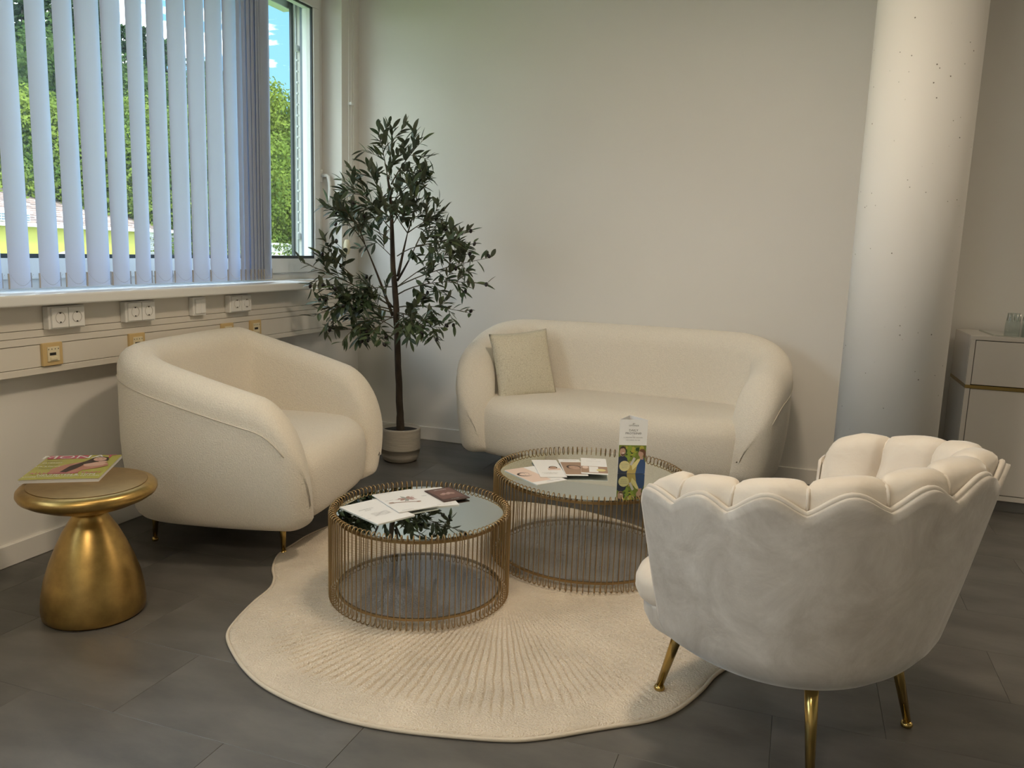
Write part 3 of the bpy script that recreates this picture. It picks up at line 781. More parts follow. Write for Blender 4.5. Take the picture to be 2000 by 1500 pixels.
# channel seams on the inside
for i in range(1, NP):
    pts = []
    th = dips[i]; zt = ch_top(th); P_ = ch_rad(th, zt); d_ = P_.normalized()
    for q in range(7):
        an = PI * q / 6; off = -.004 - .026 * (1 - math.cos(an)); zz = zt + .004 + .052 * math.sin(an) ** .8 - .018 * q / 6
        pts.append((P_.x + d_.x * off, P_.y + d_.y * off, zz))
    for q in range(1, 6):
        z = zt - .02 + (.39 - zt + .02) * q / 5; P2 = ch_rad(th, z); d_ = P2.normalized(); pts.append((P2.x - d_.x * .058, P2.y - d_.y * .058, z))
    tube('channel_seam', pts, .0042, M['velvetin'], CH, 6)
Rm = Matrix.Rotation(R(-121), 4, 'Z').inverted() @ Matrix.Translation((-.035, -2.115, 0))
for (wx, wy, zf) in ((-.271, 2.075, .013), (.113, 1.806, 0), (.352, 2.169, 0), (-.03, 2.437, .013)):
    L_ = Rm @ Vector((wx, wy, 0)); tp = Vector((L_.x * .80, L_.y * .80, .26)); bt = Vector((L_.x, L_.y, zf + .014))
    g = tube('leg', [tp, bt], [.0175, .0095], M['leg'], CH, 18)
    ft = lathe('leg_glide', [(0, 0), (.013, 0), (.0155, .006), (.012, .013), (.006, .015), (0, .016)], M['leg'], g, 16); ft.location = (L_.x, L_.y, zf)

# ---------------------------------------------------------------- rug with carved ribs
outl = [(-1.536, 1.881), (-1.431, 1.787), (-1.328, 1.719), (-1.229, 1.676), (-1.104, 1.646), (-.982, 1.634), (-.862, 1.641), (-.733, 1.666), (-.579, 1.709), (-.494, 1.756), (-.411, 1.82), (-.355, 1.863), (-.269, 1.93), (-.213, 2.004), (-.165, 2.125), (-.138, 2.224), (-.101, 2.31), (-.06, 2.44), (-.05, 2.62), (-.10, 2.83), (-.22, 3.03), (-.38, 3.22), (-.558, 3.375), (-.756, 3.465), (-.95, 3.51), (-1.2, 3.49), (-1.42, 3.38), (-1.6, 3.2), (-1.72, 3.02), (-1.782, 2.85), (-1.803, 2.716), (-1.799, 2.621), (-1.785, 2.489), (-1.727, 2.372), (-1.667, 2.296), (-1.628, 2.217), (-1.611, 2.108), (-1.578, 1.975)]
def cr_spline(P, t):
    n = len(P); i = int(t) % n; u = t - int(t); a, b_, c, d = (Vector(P[(i + k) % n]) for k in (-1, 0, 1, 2))
    return .5 * ((2 * b_) + (c - a) * u + (2 * a - 5 * b_ + 4 * c - d) * u * u + (3 * b_ - a - 3 * c + d) * u ** 3)
RC = Vector((-.92, 2.60)); rug = empty('shell_rug', (0, 0, 0)); tag(rug, 'cream shell-shaped rug with carved radiating ribs under the two wire tables', 'rug')
NA, NR = 2000, 46
bpts = [cr_spline(outl, len(outl) * k / NA) for k in range(NA)]
v = []; f = []
NL = 185
for k in range(NA):
    B = bpts[k]; d = B - RC; L = d.length; an = math.atan2(d.y, d.x)
    for j in range(NR):
        r_ = .03 + (1 - .03) * j / (NR - 1); p = RC + d * r_
        wob = .05 * noise.noise(Vector((p.x * 2.2, p.y * 2.2, 1))) + .012 * noise.noise(Vector((p.x * 14, p.y * 14, 4)))
        g_ = (an + wob * .5) * NL / (2 * PI); fr = abs((g_ % 1) - .5) * 2   # 1 at groove
        mask = min(1, max(0, (r_ - .22) / .25)) * min(1, max(0, (.90 + .10 * noise.noise(Vector((an * 6, 0, 2))) - r_) / .05))
        mask *= .55 + .9 * max(0, min(1, .5 + noise.noise(Vector((p.x * 3, p.y * 3, 7)))))
        gw = max(0, (fr - .55) / .45) ** 1.1
        z = .0125 - .0062 * gw * mask + .0014 * noise.noise(Vector((p.x * 9, p.y * 9, 0)))
        if j == NR - 1: z = .009
        v.append((p.x, p.y, z))
    
for k in range(NA):
    l = (k + 1) % NA
    for j in range(NR - 1): f.append((k * NR + j, k * NR + j + 1, l * NR + j + 1, l * NR + j))
f.append(tuple(k * NR for k in range(NA)))
# skirt
b0 = len(v)
for k in range(NA): v.append((bpts[k].x, bpts[k].y, .0006))
for k in range(NA): l = (k + 1) % NA; f.append((k * NR + NR - 1, b0 + k, b0 + l, l * NR + NR - 1))
pyobj('rug_pile', v, f, M['rug'], rug, True)
tube('rug_binding', [(p.x, p.y, .0062) for p in bpts[::6]], .0056, M['rugedge'], rug, 8, closed=True)

# ---------------------------------------------------------------- wire tables
def wire_table(name, c, ro, h, n, zb, label):
    g = tag(empty(name, (c[0], c[1], zb)), label, 'coffee table', 'round brass wire coffee tables')
    ri = ro - .022; rr = .0112; wr = .0017
    path = []
    for k in range(7): a = PI * k / 6; path.append((ro - rr + rr * math.cos(a), h - rr + rr * math.sin(a)))
    path = [(ro - 2 * rr, .020)]
    for k in range(7): a = PI + PI * k / 6; path.append((ro - rr + rr * math.cos(a), rr * .9 + rr * .9 * math.sin(a)))
    for k in range(7): a = PI * k / 6; path.append((ro - rr + rr * math.cos(a), h - rr + rr * math.sin(a)))
    path.append((ro - 2 * rr, h - .026))
    v, f = tube_data([(x_, 0, z_ + .002) for x_, z_ in path], wr, 6)
    me = bpy.data.meshes.new('wire_loop'); me.from_pydata([tuple(q) for q in v], [], f); me.materials.append(M['wire'])
    for p in me.polygons: p.use_smooth = True
    for k in range(n):
        o = bpy.data.objects.new('wire_loop', me); COL.objects.link(o); o.parent = g; o.rotation_euler = (0, 0, 2 * PI * k / n)
    for zz, hh_ in ((h - .030, .010), (.026, .008)):
        r1_ = ri - .003; r0_ = ri - .010
        lathe('ring', [(r0_, zz), (r1_, zz), (r1_, zz + hh_), (r0_, zz + hh_), (r0_, zz)], M['wire'], g, 96, smooth=False)
    lathe('mirror_top', [(0, h - .020), (ri - .004, h - .020), (ri - .004, h - .0145), (0, h - .0145)], M['mirror'], g, 96, smooth=False)
    lathe('glass_base', [(0, .034), (ri - .006, .034), (ri - .006, .038), (0, .038)], M['smoke'], g, 96, smooth=False)
    return g
wire_table('wire_table', (-1.142, 2.383), .303, .305, 100, .0145, 'smaller lower brass wire coffee table with mirror top left of the taller one')
wire_table('wire_table', (-.703, 2.948), .366, .345, 112, .0145, 'larger taller brass wire coffee table with mirror top in front of the sofa')
ZT1, ZT2 = .0145 + .305 - .0145, .0145 + .345 - .0145

# ---------------------------------------------------------------- printed matter
def quad_frame(q):
    a, b_, c, d = [Vector((p[0], p[1], 0)) for p in q]   # a near-left, b far-left, c far-right, d near-right
    o = (a + b_ + c + d) / 4; ex = ((c - b_) + (d - a)).normalized(); wv = ((c - b_).length + (d - a).length) / 2; ey = Vector((-ex.y, ex.x, 0)); hv = ((b_ - a).length + (c - d).length) / 2
    return o, ex, ey, wv, hv
def leaflet(q, z, pages, label, name='leaflet', cat='leaflet', group=None, mat=None, cover_tilt=0.):
    o, ex, ey, wv, hv = quad_frame(q)
    g = tag(empty(name, (o.x, o.y, z), math.atan2(ex.y, ex.x)), label, cat, group)
    box('inner_pages', (-wv / 2, -hv / 2, 0), (wv / 2, hv / 2, .0008 * pages), mat or M['paper'], g)
    cv = box('cover', (-wv / 2 - .0006, -hv / 2, .0008 * pages + .0002), (wv / 2, hv / 2, .0008 * pages + .0009), mat or M['paper'], g)
    g['top'] = .0008 * pages + .0011
    return g, wv, hv, .0008 * pages + .00115
def decal(parent, pts, z, mat, name='print'):
    return pyobj(name, [(p[0], p[1], z) for p in pts], [tuple(range(len(pts)))], mat, parent)
def ell(cx, cy, rx, ry, n=16, rot=0):
    return [(cx + rx * math.cos(2 * PI * k / n) * math.cos(rot) - ry * math.sin(2 * PI * k / n) * math.sin(rot), cy + rx * math.cos(2 * PI * k / n) * math.sin(rot) + ry * math.sin(2 * PI * k / n) * math.cos(rot)) for k in range(n)]
def rect(x0, y0, x1, y1): return [(x0, y0), (x1, y0), (x1, y1), (x0, y1)]
def stroke(parent, pts, wd, z, mat, name='printed_line'):
    v = []; f = []
    for i, p in enumerate(pts):
        a = Vector(pts[max(i - 1, 0)]); b_ = Vector(pts[min(i + 1, len(pts) - 1)]); d = (b_ - a).normalized(); nn_ = Vector((-d.y, d.x)) * wd / 2
        v += [(p[0] + nn_.x, p[1] + nn_.y, z), (p[0] - nn_.x, p[1] - nn_.y, z)]
    for i in range(len(pts) - 1): f.append((2 * i, 2 * i + 1, 2 * i + 3, 2 * i + 2))
    return pyobj(name, v, f, mat, parent)
T = lambda x, y, z, r_=0: Matrix.Translation((x, y, z)) @ Matrix.Rotation(r_, 4, 'Z')
grp1 = 'leaflets fanned on the smaller wire table'
# A: line drawing
A_, wv, hv, zt = leaflet([(-1.203, 2.190), (-1.398, 2.297), (-1.332, 2.428), (-1.138, 2.323)], ZT1 + .0004, 2, 'white leaflet with black line drawing at the left of the smaller table', group=grp1)
for k in range(7):
    y0_ = -.015 - k * .0048; stroke(A_, [(-.035 + .01 * math.sin(j * .6 + k) * 0 + j * .008, y0_ + .0022 * math.sin(j * 1.1 + k)) for j in range(9)], .0008, zt, M['ink'])
stroke(A_, [(-.065 + .03 * math.cos(a * .35) - .0, -.03 + .022 * math.sin(a * .35)) for a in range(4, 15)], .0008, zt, M['ink'])
text('lettering', 'ANWENDUNG', .0085, T(-.02, .035, zt), M['ink'], A_); text('lettering', 'PFLEGE', .0075, T(-.02, .022, zt), M['ink'], A_)
# C: plain square under B
C_, wv, hv, zt = leaflet([(-1.136, 2.420), (-1.285, 2.555), (-1.21, 2.632), (-1.025, 2.507)], ZT1 + .0004, 3, 'white square booklet lying under the brown card on the smaller table', group=grp1)
text('lettering', 'PREISE', .008, T(-.03, .02, zt), M['ink'], C_); text('lettering', 'BEHANDLUNGEN UND TERMINE', .0055, T(.0, -hv / 2 + .014, zt), M['ink'], C_)
# B: flower sketch
B_, wv, hv, zt = leaflet([(-1.191, 2.313), (-1.36, 2.448), (-1.275, 2.562), (-1.099, 2.436)], ZT1 + .0045, 3, 'white leaflet with pink sketched flowers overlapping its two neighbours', group=grp1)
pink = flat('faded_pink', (.42, .27, .26)); rust = flat('rust_sketch', (.36, .24, .20)); sage = flat('grey_sage', (.30, .32, .30))
for k in range(7):
    a = k * 2 * PI / 7; decal(B_, ell(.012 + .017 * math.cos(a), .012 + .013 * math.sin(a), .014, .007, 10, a), zt + .00003 * k, (pink, rust, sage)[k % 3], 'printed_petal')
for k in range(5):
    a = .4 + k * 1.25; decal(B_, [(.012 + .02 * math.cos(a), .012 + .016 * math.sin(a)), (.012 + .045 * math.cos(a + .12), .012 + .034 * math.sin(a + .12)), (.012 + .03 * math.cos(a + .3), .012 + .02 * math.sin(a + .3))], zt + .0003, sage if k % 2 else pink, 'printed_leaf')
stroke(B_, [(-.05, -.012), (-.02, -.018), (.01, -.026), (.03, -.034)], .005, zt + .0004, rust); decal(B_, ell(-.055, -.010, .010, .006), zt + .0004, rust); decal(B_, ell(.036, -.036, .009, .006), zt + .0004, rust)
text('lettering', 'DAS GUTE GEFUEHL', .0062, T(-.035, hv / 2 - .010, zt), M['ink'], B_); text('lettering', 'PFLEGEKOSMETIK', .0055, T(-.035, -hv / 2 + .010, zt), M['ink'], B_)
text('lettering', 'FUER DICH', .006, T(-.05, .018, zt), M['ink'], B_)
# D: brown card
brown = flat('brown_card', (.075, .042, .035), .45); brown2 = flat('brown_print', (.16, .085, .07), .5)
D_, wv, hv, zt = leaflet([(-1.103, 2.481), (-1.217, 2.571), (-1.155, 2.652), (-1.041, 2.568)], ZT1 + .0045, 3, 'dark brown leaflet lying on the white square booklet', group=grp1, mat=brown)
decal(D_, rect(-wv / 2 + .008, -hv / 2 + .022, wv / 2 - .008, hv / 2 - .008), zt, brown2)
for k in range(5): decal(D_, ell(-.018 + k * .010, .0 + .006 * (k % 2), .009, .010), zt + .0002 + .00003 * k, pink if k % 2 else rust)
text('lettering', 'GESCHENKE', .009, T(0, hv / 2 - .02, zt + .0004), M['paper'], D_); text('lettering', 'GUTSCHEIN', .006, T(0, -hv / 2 + .012, zt + .0004), M['paper'], D_)
# leaflets on the larger table
grp2 = 'portrait leaflets fanned on the larger wire table'
skin = flat('skin_tone', (.46, .29, .21)); skin2 = flat('light_skin_tone', (.72, .56, .48)); hair = flat('dark_hair', (.05, .03, .025)); tan = flat('warm_tan', (.34, .22, .15)); grn = flat('sage_print', (.25, .30, .22)); lem = flat('lemon_print', (.66, .58, .26))
def face(parent, cx, cy, s_, z, sk, hr, rot=0):
    c, s = math.cos(rot), math.sin(rot)
    def q(x, y): return (cx + (x * c - y * s) * s_, cy + (x * s + y * c) * s_)
    decal(parent, [q(x, y) for x, y in ell(0, .12, 1.0, 1.15)], z, hr, 'printed_hair')
    decal(parent, [q(x, y) for x, y in ell(0, -.1, .78, 1.0)], z + .0001, sk, 'printed_face')
    for e_ in (-.3, .3):
        decal(parent, [q(x, y) for x, y in ell(e_, .08, .13, .06, 8)], z + .0002, M['ink'], 'printed_eye')
    decal(parent, [q(x, y) for x, y in ell(0, -.55, .26, .09, 8)], z + .0002, pink, 'printed_mouth')
a_, wv, hv, zt = leaflet([(-.841, 2.706), (-1.005, 2.838), (-.934, 2.939), (-.749, 2.822)], ZT2 + .0004, 2, 'leaflet with pale tilted face, lowest in the fan on the larger table', group=grp2)
decal(a_, rect(-wv / 2, -hv / 2 + .03, wv / 2 - .05, hv / 2), zt, skin2); face(a_, -.03, .022, .026, zt + .0002, skin2, hair, 1.3)
text('lettering', 'FOREVER YOUNG', .0075, T(.02, -hv / 2 + .018, zt + .0003), M['ink'], a_)
b2, wv, hv, zt = leaflet([(-.853, 2.798), (-.959, 3.018), (-.875, 3.06), (-.758, 2.844)], ZT2 + .004, 2, 'white leaflet with small portrait, second from the left in the fan', group=grp2)
decal(b2, rect(-.005, -.03, wv / 2 - .006, -.002), zt, skin2); face(b2, .018, .004, .017, zt + .0003, skin, hair)
text('lettering', 'SCHOENE HAUT', .0085, T(-.005, -hv / 2 + .055, zt + .0004), grn, b2); text('lettering', 'FUER JEDEN TAG', .0065, T(-.005, -hv / 2 + .042, zt + .0004), M['ink'], b2)
c2, wv, hv, zt = leaflet([(-.761, 2.857), (-.872, 3.057), (-.791, 3.097), (-.685, 2.885)], ZT2 + .0075, 2, 'leaflet with brown-toned portrait, third from the left in the fan', group=grp2)
decal(c2, rect(-wv / 2 + .003, -hv / 2 + .012, wv / 2 - .001, hv / 2 - .045), zt, tan); face(c2, .004, -.006, .027, zt + .0003, skin, hair, .4)
text('lettering', 'WOHLFUEHLEN', .0075, T(.0, hv / 2 - .018, zt + .0003), M['ink'], c2)
d2, wv, hv, zt = leaflet([(-.708, 2.895), (-.795, 3.111), (-.697, 3.137), (-.612, 2.922)], ZT2 + .011, 2, 'leaflet with yellow and tan still life, right end of the fan', group=grp2)
decal(d2, rect(-wv / 2, -hv / 2 + .012, wv / 2, -.01), zt, tan); decal(d2, rect(-.02, -hv / 2 + .02, .015, -.015), zt + .0002, M['paper']); decal(d2, ell(.026, -.062, .018, .018), zt + .0003, lem); decal(d2, ell(-.034, -.03, .012, .018), zt + .0003, skin2)
text('lettering', 'VITAL', .008, T(.0, hv / 2 - .018, zt + .0003), M['ink'], d2); text('lettering', 'NATUERLICH SCHOEN', .0055, T(.0, hv / 2 - .05, zt + .0003), M['ink'], d2)
# three-sided stand-up card
cw, chh = .1, .212
ca = Vector((-.605, 2.994, 0)); cb = Vector((-.506, 3.036, 0)); ex = (cb - ca).normalized(); eyb = Vector((-ex.y, ex.x, 0)); cc = (ca + cb) / 2 + eyb * .085
st = tag(empty('table_display', (ca.x, ca.y, ZT2 + .0008)), 'white three-sided stand-up display with printed couple outdoors on the larger table', 'display')
def panel(name, p, q, inn):
    d = (q - p); nrm = Vector((d.y, -d.x, 0)).normalized()
    v = []
    for z in (0, chh):
        lean = inn * .0 * z
        v += [p + Vector((0, 0, z)), q + Vector((0, 0, z)), q - nrm * .0008 + Vector((0, 0, z)), p - nrm * .0008 + Vector((0, 0, z))]
    v = [a_ - Vector((ca.x, ca.y, 0)) for a_ in v]
    return pyobj(name, v, [(0, 1, 5, 4), (1, 2, 6, 5), (2, 3, 7, 6), (3, 0, 4, 7), (4, 5, 6, 7), (3, 2, 1, 0)], M['paper'], st)
panel('card_panel', ca, cb, 1); panel('card_panel', cb, cc, 1); panel('card_panel', cc, ca, 1)
SM = Matrix(((ex.x, 0, ex.y, 0), (ex.y, 0, -ex.x, 0), (0, 1, 0, 0), (0, 0, 0, 1)))   # card plane: x right, y up, z out
W_ = (cb - ca).length
def cdecal(pts, zz, mat, name='print'):
    return pyobj(name, [SM @ Vector((p[0], p[1], zz)) for p in pts], [tuple(range(len(pts)))], mat, st)
cdecal(rect(.001, 0, W_ - .001, .112), .0004, flat('field_green', (.16, .20, .03)))
for k in range(26):
    random.seed(k); cx = random.uniform(.012, W_ - .012); cy = random.uniform(.055, .104); rr_ = random.uniform(.006, .012)
    cdecal(ell(cx, min(cy, .111 - rr_), rr_ * .8, rr_), .0005 + .00002 * k, flat(('leaf_shadow', 'leaf_light', 'leaf_gold')[k % 3], ((.03, .06, .015), (.22, .30, .04), (.38, .34, .05))[k % 3]), 'printed_foliage')
cdecal([(.032, 0), (W_ - .03, 0), (W_ - .034, .045), (.045, .05)], .0011, flat('straw_print', (.42, .32, .10)))
navy = flat('navy_print', (.02, .03, .06)); blue = flat('sportswear_blue', (.03, .07, .18))
cdecal([(.001, 0), (.036, 0), (.042, .03), (.034, .062), (.022, .070), (.012, .070), (.001, .064)], .0012, navy, 'printed_torso')
cdecal(ell(.016, .085, .0115, .017), .0013, skin, 'printed_face'); cdecal([(.004, .088), (.006, .103), (.016, .109), (.027, .104), (.028, .092), (.02, .100), (.008, .098)], .0014, hair, 'printed_hair')
cdecal([(.008, .078), (.014, .069), (.024, .072), (.026, .081), (.018, .076)], .0014, flat('beard', (.10, .06, .045)), 'printed_beard'); cdecal(ell(.0185, .081, .004, .0014), .0015, M['paper'], 'printed_smile')
cdecal([(W_ - .038, 0), (W_ - .001, 0), (W_ - .001, .040), (W_ - .008, .062), (W_ - .018, .066), (W_ - .03, .05)], .0012, blue, 'printed_torso')
cdecal([(W_ - .034, .03), (W_ - .050, .014), (W_ - .054, .032), (W_ - .032, .058), (W_ - .02, .06)], .0013, lem, 'printed_sleeve')
cdecal(ell(W_ - .02, .080, .0105, .014), .0014, skin, 'printed_face'); cdecal([(W_ - .028, .090), (W_ - .022, .098), (W_ - .010, .098), (W_ - .002, .088), (W_ - .002, .062), (W_ - .008, .066), (W_ - .012, .084)], .0015, flat('brown_hair', (.13, .06, .03)), 'printed_hair')
cdecal([(W_ - .026, .058), (W_ - .010, .056), (W_ - .012, .068), (W_ - .022, .070)], .00135, skin, 'printed_neck')
cdecal([(.046, .036), (.054, .032), (.068, .060), (.060, .066)], .0016, M['grey'], 'printed_bottle')
cdecal(ell(.026, .030, .0205, .0205, 28), .0018, flat('pale_yellow', (.60, .54, .27)), 'yellow_badge')
for k, t_ in enumerate(('JETZT PROBIEREN', 'KOSTENLOSE', 'BERATUNG')):
    text('lettering', t_, .0040, SM @ Matrix.Translation((.026, .037 - k * .007, .0021)), M['ink'], st)
def ctext(t_, s_, y, sx=1.):
    text('lettering', t_, s_, SM @ Matrix.Translation((W_ / 2, y, .0006)), M['ink'], st, sx)
ctext('go', .0085, .197, 1.1); ctext('OPTIMIZE', .0078, .1885, 1.15); ctext('DAILY', .0118, .170, 1.1); ctext('PROTEIN\u00ae', .0118, .158, 1.1)
ctext('PLUS', .0034, .1480); ctext('L-CARNITINE UND COLLAGEN', .0046, .142, 1.15); ctext('FUER KOERPER UND GEIST', .0042, .132, 1.1)

# ---------------------------------------------------------------- gold side table + magazine
c = (-2.035, 1.866)
sd = tag(empty('mushroom_side_table', (c[0], c[1], 0)), 'antique gold mushroom-shaped side table at the left carrying a magazine', 'side table')
lathe('table_base', [(0, 0), (.140, 0), (.149, .008), (.1515, .03), (.148, .075), (.138, .125), (.122, .175), (.102, .225), (.081, .270), (.060, .305), (.050, .322), (.049, .335), (0, .336)], M['gold'], sd, 96)
lathe('table_top', [(0, .332), (.052, .334), (.095, .346), (.140, .362), (.175, .378), (.193, .390), (.1985, .401), (.197, .412), (.190, .420), (.178, .4245), (.160, .4255), (0, .4255)], M['gold'], sd, 96)
lathe('top_inlay', [(0, .4258), (.168, .4258), (.170, .4263), (.168, .4268), (0, .4268)], M['goldtop'], sd, 96)
mz = .4272
q = [(-2.172, 1.728), (-2.385, 2.035), (-2.190, 2.160), (-1.972, 1.852)]
# long side runs away from the camera: a near-left, b far-left
mg = tag(empty('magazine', ((-2.1795), 1.944, mz), math.atan2(1.852 - 1.728, -1.972 + 2.172)), 'glossy yellow-green magazine with a dark-haired woman on the cover, on the gold table', 'magazine')
mw, mh, mt = .226, .290, .011
bm = bmesh.new()
for k in range(9): add_box(bm, (-mw / 2 + .001 * (k % 2), -mh / 2 + .001 * (k % 3), k * .0012), (mw / 2 - .0012 * (k % 2), mh / 2, k * .0012 + .001))
obj('pages', bm, M['paper'], mg)
ygr = flat('olive_yellow_cover', (.42, .40, .09), .25)
bm = bmesh.new(); nn_ = 12
for k in range(nn_ + 1):
    x_ = -mw / 2 - .001 + (mw + .002) * k / nn_; dz = .0012 * math.sin(k / nn_ * PI)
    bm.verts.new((x_, -mh / 2 - .001, mt + dz)); bm.verts.new((x_, mh / 2, mt + dz))
bm.verts.ensure_lookup_table()
for k in range(nn_): bm.faces.new([bm.verts[2 * k], bm.verts[2 * k + 2], bm.verts[2 * k + 3], bm.verts[2 * k + 1]])
cv = obj('cover', bm, ygr, mg); sm = cv.modifiers.new('s', 'SOLIDIFY'); sm.thickness = .0006; sm.offset = -1
mz_ = mt + .0016
magenta = flat('magenta_print', (.50, .07, .16), .3); rose = flat('rose_gown', (.48, .22, .16), .3); ivory = flat('ivory_skin', (.66, .42, .33), .3)
decal(mg, rect(-mw / 2 + .004, mh / 2 - .046, .012, mh / 2 - .004), mz_, magenta)
text('masthead', 'MONA', .058, T(-.030, mh / 2 - .026, mz_ + .0003), M['paper'], mg, 1.12); text('masthead', 'T', .058, T(.082, mh / 2 - .026, mz_ + .0003), magenta, mg, 1.0)
decal(mg, [(-.05, -.09), (-.055, -.03), (-.03, .02), (.01, .05), (.05, .052), (.095, .035), (.105, .0), (.075, -.03), (.04, -.05), (.03, -.09)], mz_ + .0002, rose, 'printed_gown')
decal(mg, [(-.02, -.07), (-.01, .0), (.02, .055), (.035, .10), (.055, .118), (.080, .108), (.09, .07), (.078, .055), (.055, .045), (.03, .02), (.018, -.03), (.0, -.075)], mz_ + .0005, hair, 'printed_hair')
decal(mg, [(.025, .02), (.06, .045), (.095, .03), (.088, .005), (.06, -.012), (.035, -.005)], mz_ + .0006, ivory, 'printed_shoulder')
decal(mg, ell(.060, .083, .020, .025, 18, .3), mz_ + .0007, ivory, 'printed_face')
for dx in (-.008, .008): decal(mg, ell(.060 + dx, .088, .0035, .002, 8), mz_ + .0009, hair, 'printed_eye')
decal(mg, ell(.058, .068, .006, .0025, 8), mz_ + .0009, magenta, 'printed_lips')
decal(mg, [(.062, .052), (.082, .06), (.092, .05), (.085, .035), (.068, .04)], mz_ + .0008, ivory, 'printed_hand')
for k, t_ in enumerate(('BEAUTY', 'IM HERBST', 'TRENDS', 'STIL & MODE', 'LOOKS')):
    text('cover_line', t_, .0125, T(-.075, .068 - k * .022, mz_ + .0003), M['paper'] if k % 2 else hair, mg)
text('cover_line', 'ALLES NEU IM TEAM', .024, T(.0, -.083, mz_ + .0010), magenta, mg, .95); text('cover_line', 'NEUHEITEN & TIPPS', .019, T(.01, -.104, mz_ + .0010), M['paper'], mg)
text('cover_line', 'UNSERE SCHOENSTEN MOMENTE DES JAHRES', .0105, T(.0, -.122, mz_ + .0010), M['paper'], mg)

# ---------------------------------------------------------------- olive tree
PC = Vector((-2.03, 3.965, 0))
ot = tag(empty('potted_olive_tree', tuple(PC)), 'artificial olive tree with dark fruit in a ribbed grey pot in the room corner', 'plant')
prof = [(0, 0), (.078, 0), (.094, .010), (.104, .035), (.108, .07)]
for k in range(22):
    z = .07 + .105 * k / 21; prof.append((.1085 + (.0016 if k % 2 else 0), z))
prof += [(.1085, .186), (.106, .190), (.102, .187), (.101, .165), (0, .165)]
lathe('plant_pot', prof, M['pot'], ot, 64); lathe('soil', [(0, .166), (.1005, .166), (.1005, .169), (0, .172)], M['soil'], ot, 32)
FW, CX, DN = _fwd, _cx, -_cy
CAMP = Vector((0, 0, 1.18)); F_ = 1586.5
def at(u, v, yd):   # point seen at this spot of the photograph on the plane y = yd
    d = CX * ((u - 1000) / F_) + DN * ((v - 750) / F_) + FW; return CAMP + d * (yd / d.y)
trunk = [at(782, 880, 3.965), at(781, 800, 3.965), at(777, 700, 3.967), at(774, 604, 3.965), at(767, 508, 3.963), at(765, 428, 3.965), at(762, 380, 3.965), at(757, 345, 3.965)]
trunk = [p - PC for p in trunk]; trunk[0].z = .155
tp2 = []; tr2 = []
rads = [.0235, .0195, .018, .017, .014, .010, .008, .005]
for i in range(len(trunk) - 1):
    for k in range(6):
        u = k / 6; p = trunk[i].lerp(trunk[i + 1], u); rr_ = rads[i] + (rads[i + 1] - rads[i]) * u
        p = p + Vector((noise.noise(Vector((i, u * 3, 1))), noise.noise(Vector((i, u * 3, 5))), 0)) * .003; tp2.append(p); tr2.append(rr_ * (1 + .10 * noise.noise(Vector((i * 3 + u * 9, 2, 2)))))
tp2.append(trunk[-1]); tr2.append(.005)
tube('trunk', tp2, tr2, M['bark'], ot, 14)
Y0_ = 3.965
# (start u,v) (control) (tip u,v, depth y of tip) radius, leaves
BR = [
 ((767, 617), (735, 527), (712, 476), 3.86, .011, 0), ((712, 476), (700, 430), (655, 392), 3.66, .006, 26), ((712, 476), (690, 440), (640, 396), 3.70, .004, 26),
 ((777, 540), (790, 480), (796, 455), 3.93, .011, 0), ((796, 455), (812, 412), (822, 335), 3.90, .005, 30), ((796, 455), (830, 430), (866, 414), 3.85, .004, 26),
 ((776, 548), (798, 512), (812, 480), 3.90, .009, 0), ((812, 480), (860, 475), (918, 452), 3.80, .005, 34), ((812, 480), (830, 440), (852, 425), 4.02, .004, 18),
 ((777, 575), (830, 540), (950, 555), 3.75, .005, 36), ((776, 560), (840, 525), (958, 503), 3.85, .005, 40), ((776, 560), (850, 500), (925, 475), 4.1, .004, 26),
 ((777, 600), (830, 590), (918, 612), 3.70, .005, 34), ((775, 612), (800, 605), (852, 664), 3.60, .005, 34), ((775, 612), (815, 640), (872, 640), 3.7, .004, 18),
 ((767, 600), (690, 550), (588, 512), 3.52, .006, 44), ((767, 605), (680, 580), (612, 618), 3.54, .005, 36), ((767, 610), (720, 600), (630, 560), 3.56, .005, 38), ((768, 620), (710, 610), (668, 668), 3.60, .005, 32),
 ((768, 620), (740, 625), (718, 668), 3.55, .004, 28), ((690, 540), (650, 510), (634, 466), 3.56, .005, 18), ((768, 640), (735, 610), (690, 640), 3.8, .004, 24),
 ((766, 430), (720, 390), (664, 349), 3.80, .006, 36), ((766, 470), (720, 440), (660, 420), 3.9, .004, 26), ((764, 420), (740, 370), (715, 320), 3.85, .005, 24),
 ((760, 365), (752, 310), (738, 250), 3.95, .0045, 20), ((760, 350), (762, 300), (767, 252), 4.0, .004, 15), ((764, 360), (790, 310), (828, 272), 3.90, .005, 28), ((765, 400), (800, 350), (836, 345), 3.9, .004, 26),
 ((766, 440), (790, 400), (812, 385), 3.8, .004, 26), ((765, 450), (740, 420), (725, 395), 3.8, .004, 26), ((764, 500), (735, 470), (712, 455), 4.0, .003, 16), ((766, 420), (775, 380), (790, 330), 4.1, .004, 22),
 ((777, 620), (800, 600), (808, 640), 3.5, .004, 22), ((768, 600), (740, 560), (700, 580), 3.7, .004, 24), ((776, 500), (830, 460), (880, 500), 3.6, .004, 28), ((796, 455), (770, 420), (765, 400), 3.7, .004, 20), ((766, 560), (690, 560), (655, 600), 3.6, .004, 28)]
mb = Multi(); leafs = []; olives = []
random.seed(21)
def clampx(p):
    if p.x < -2.42: p.x = -2.42 + (p.x + 2.42) * .1
    return p
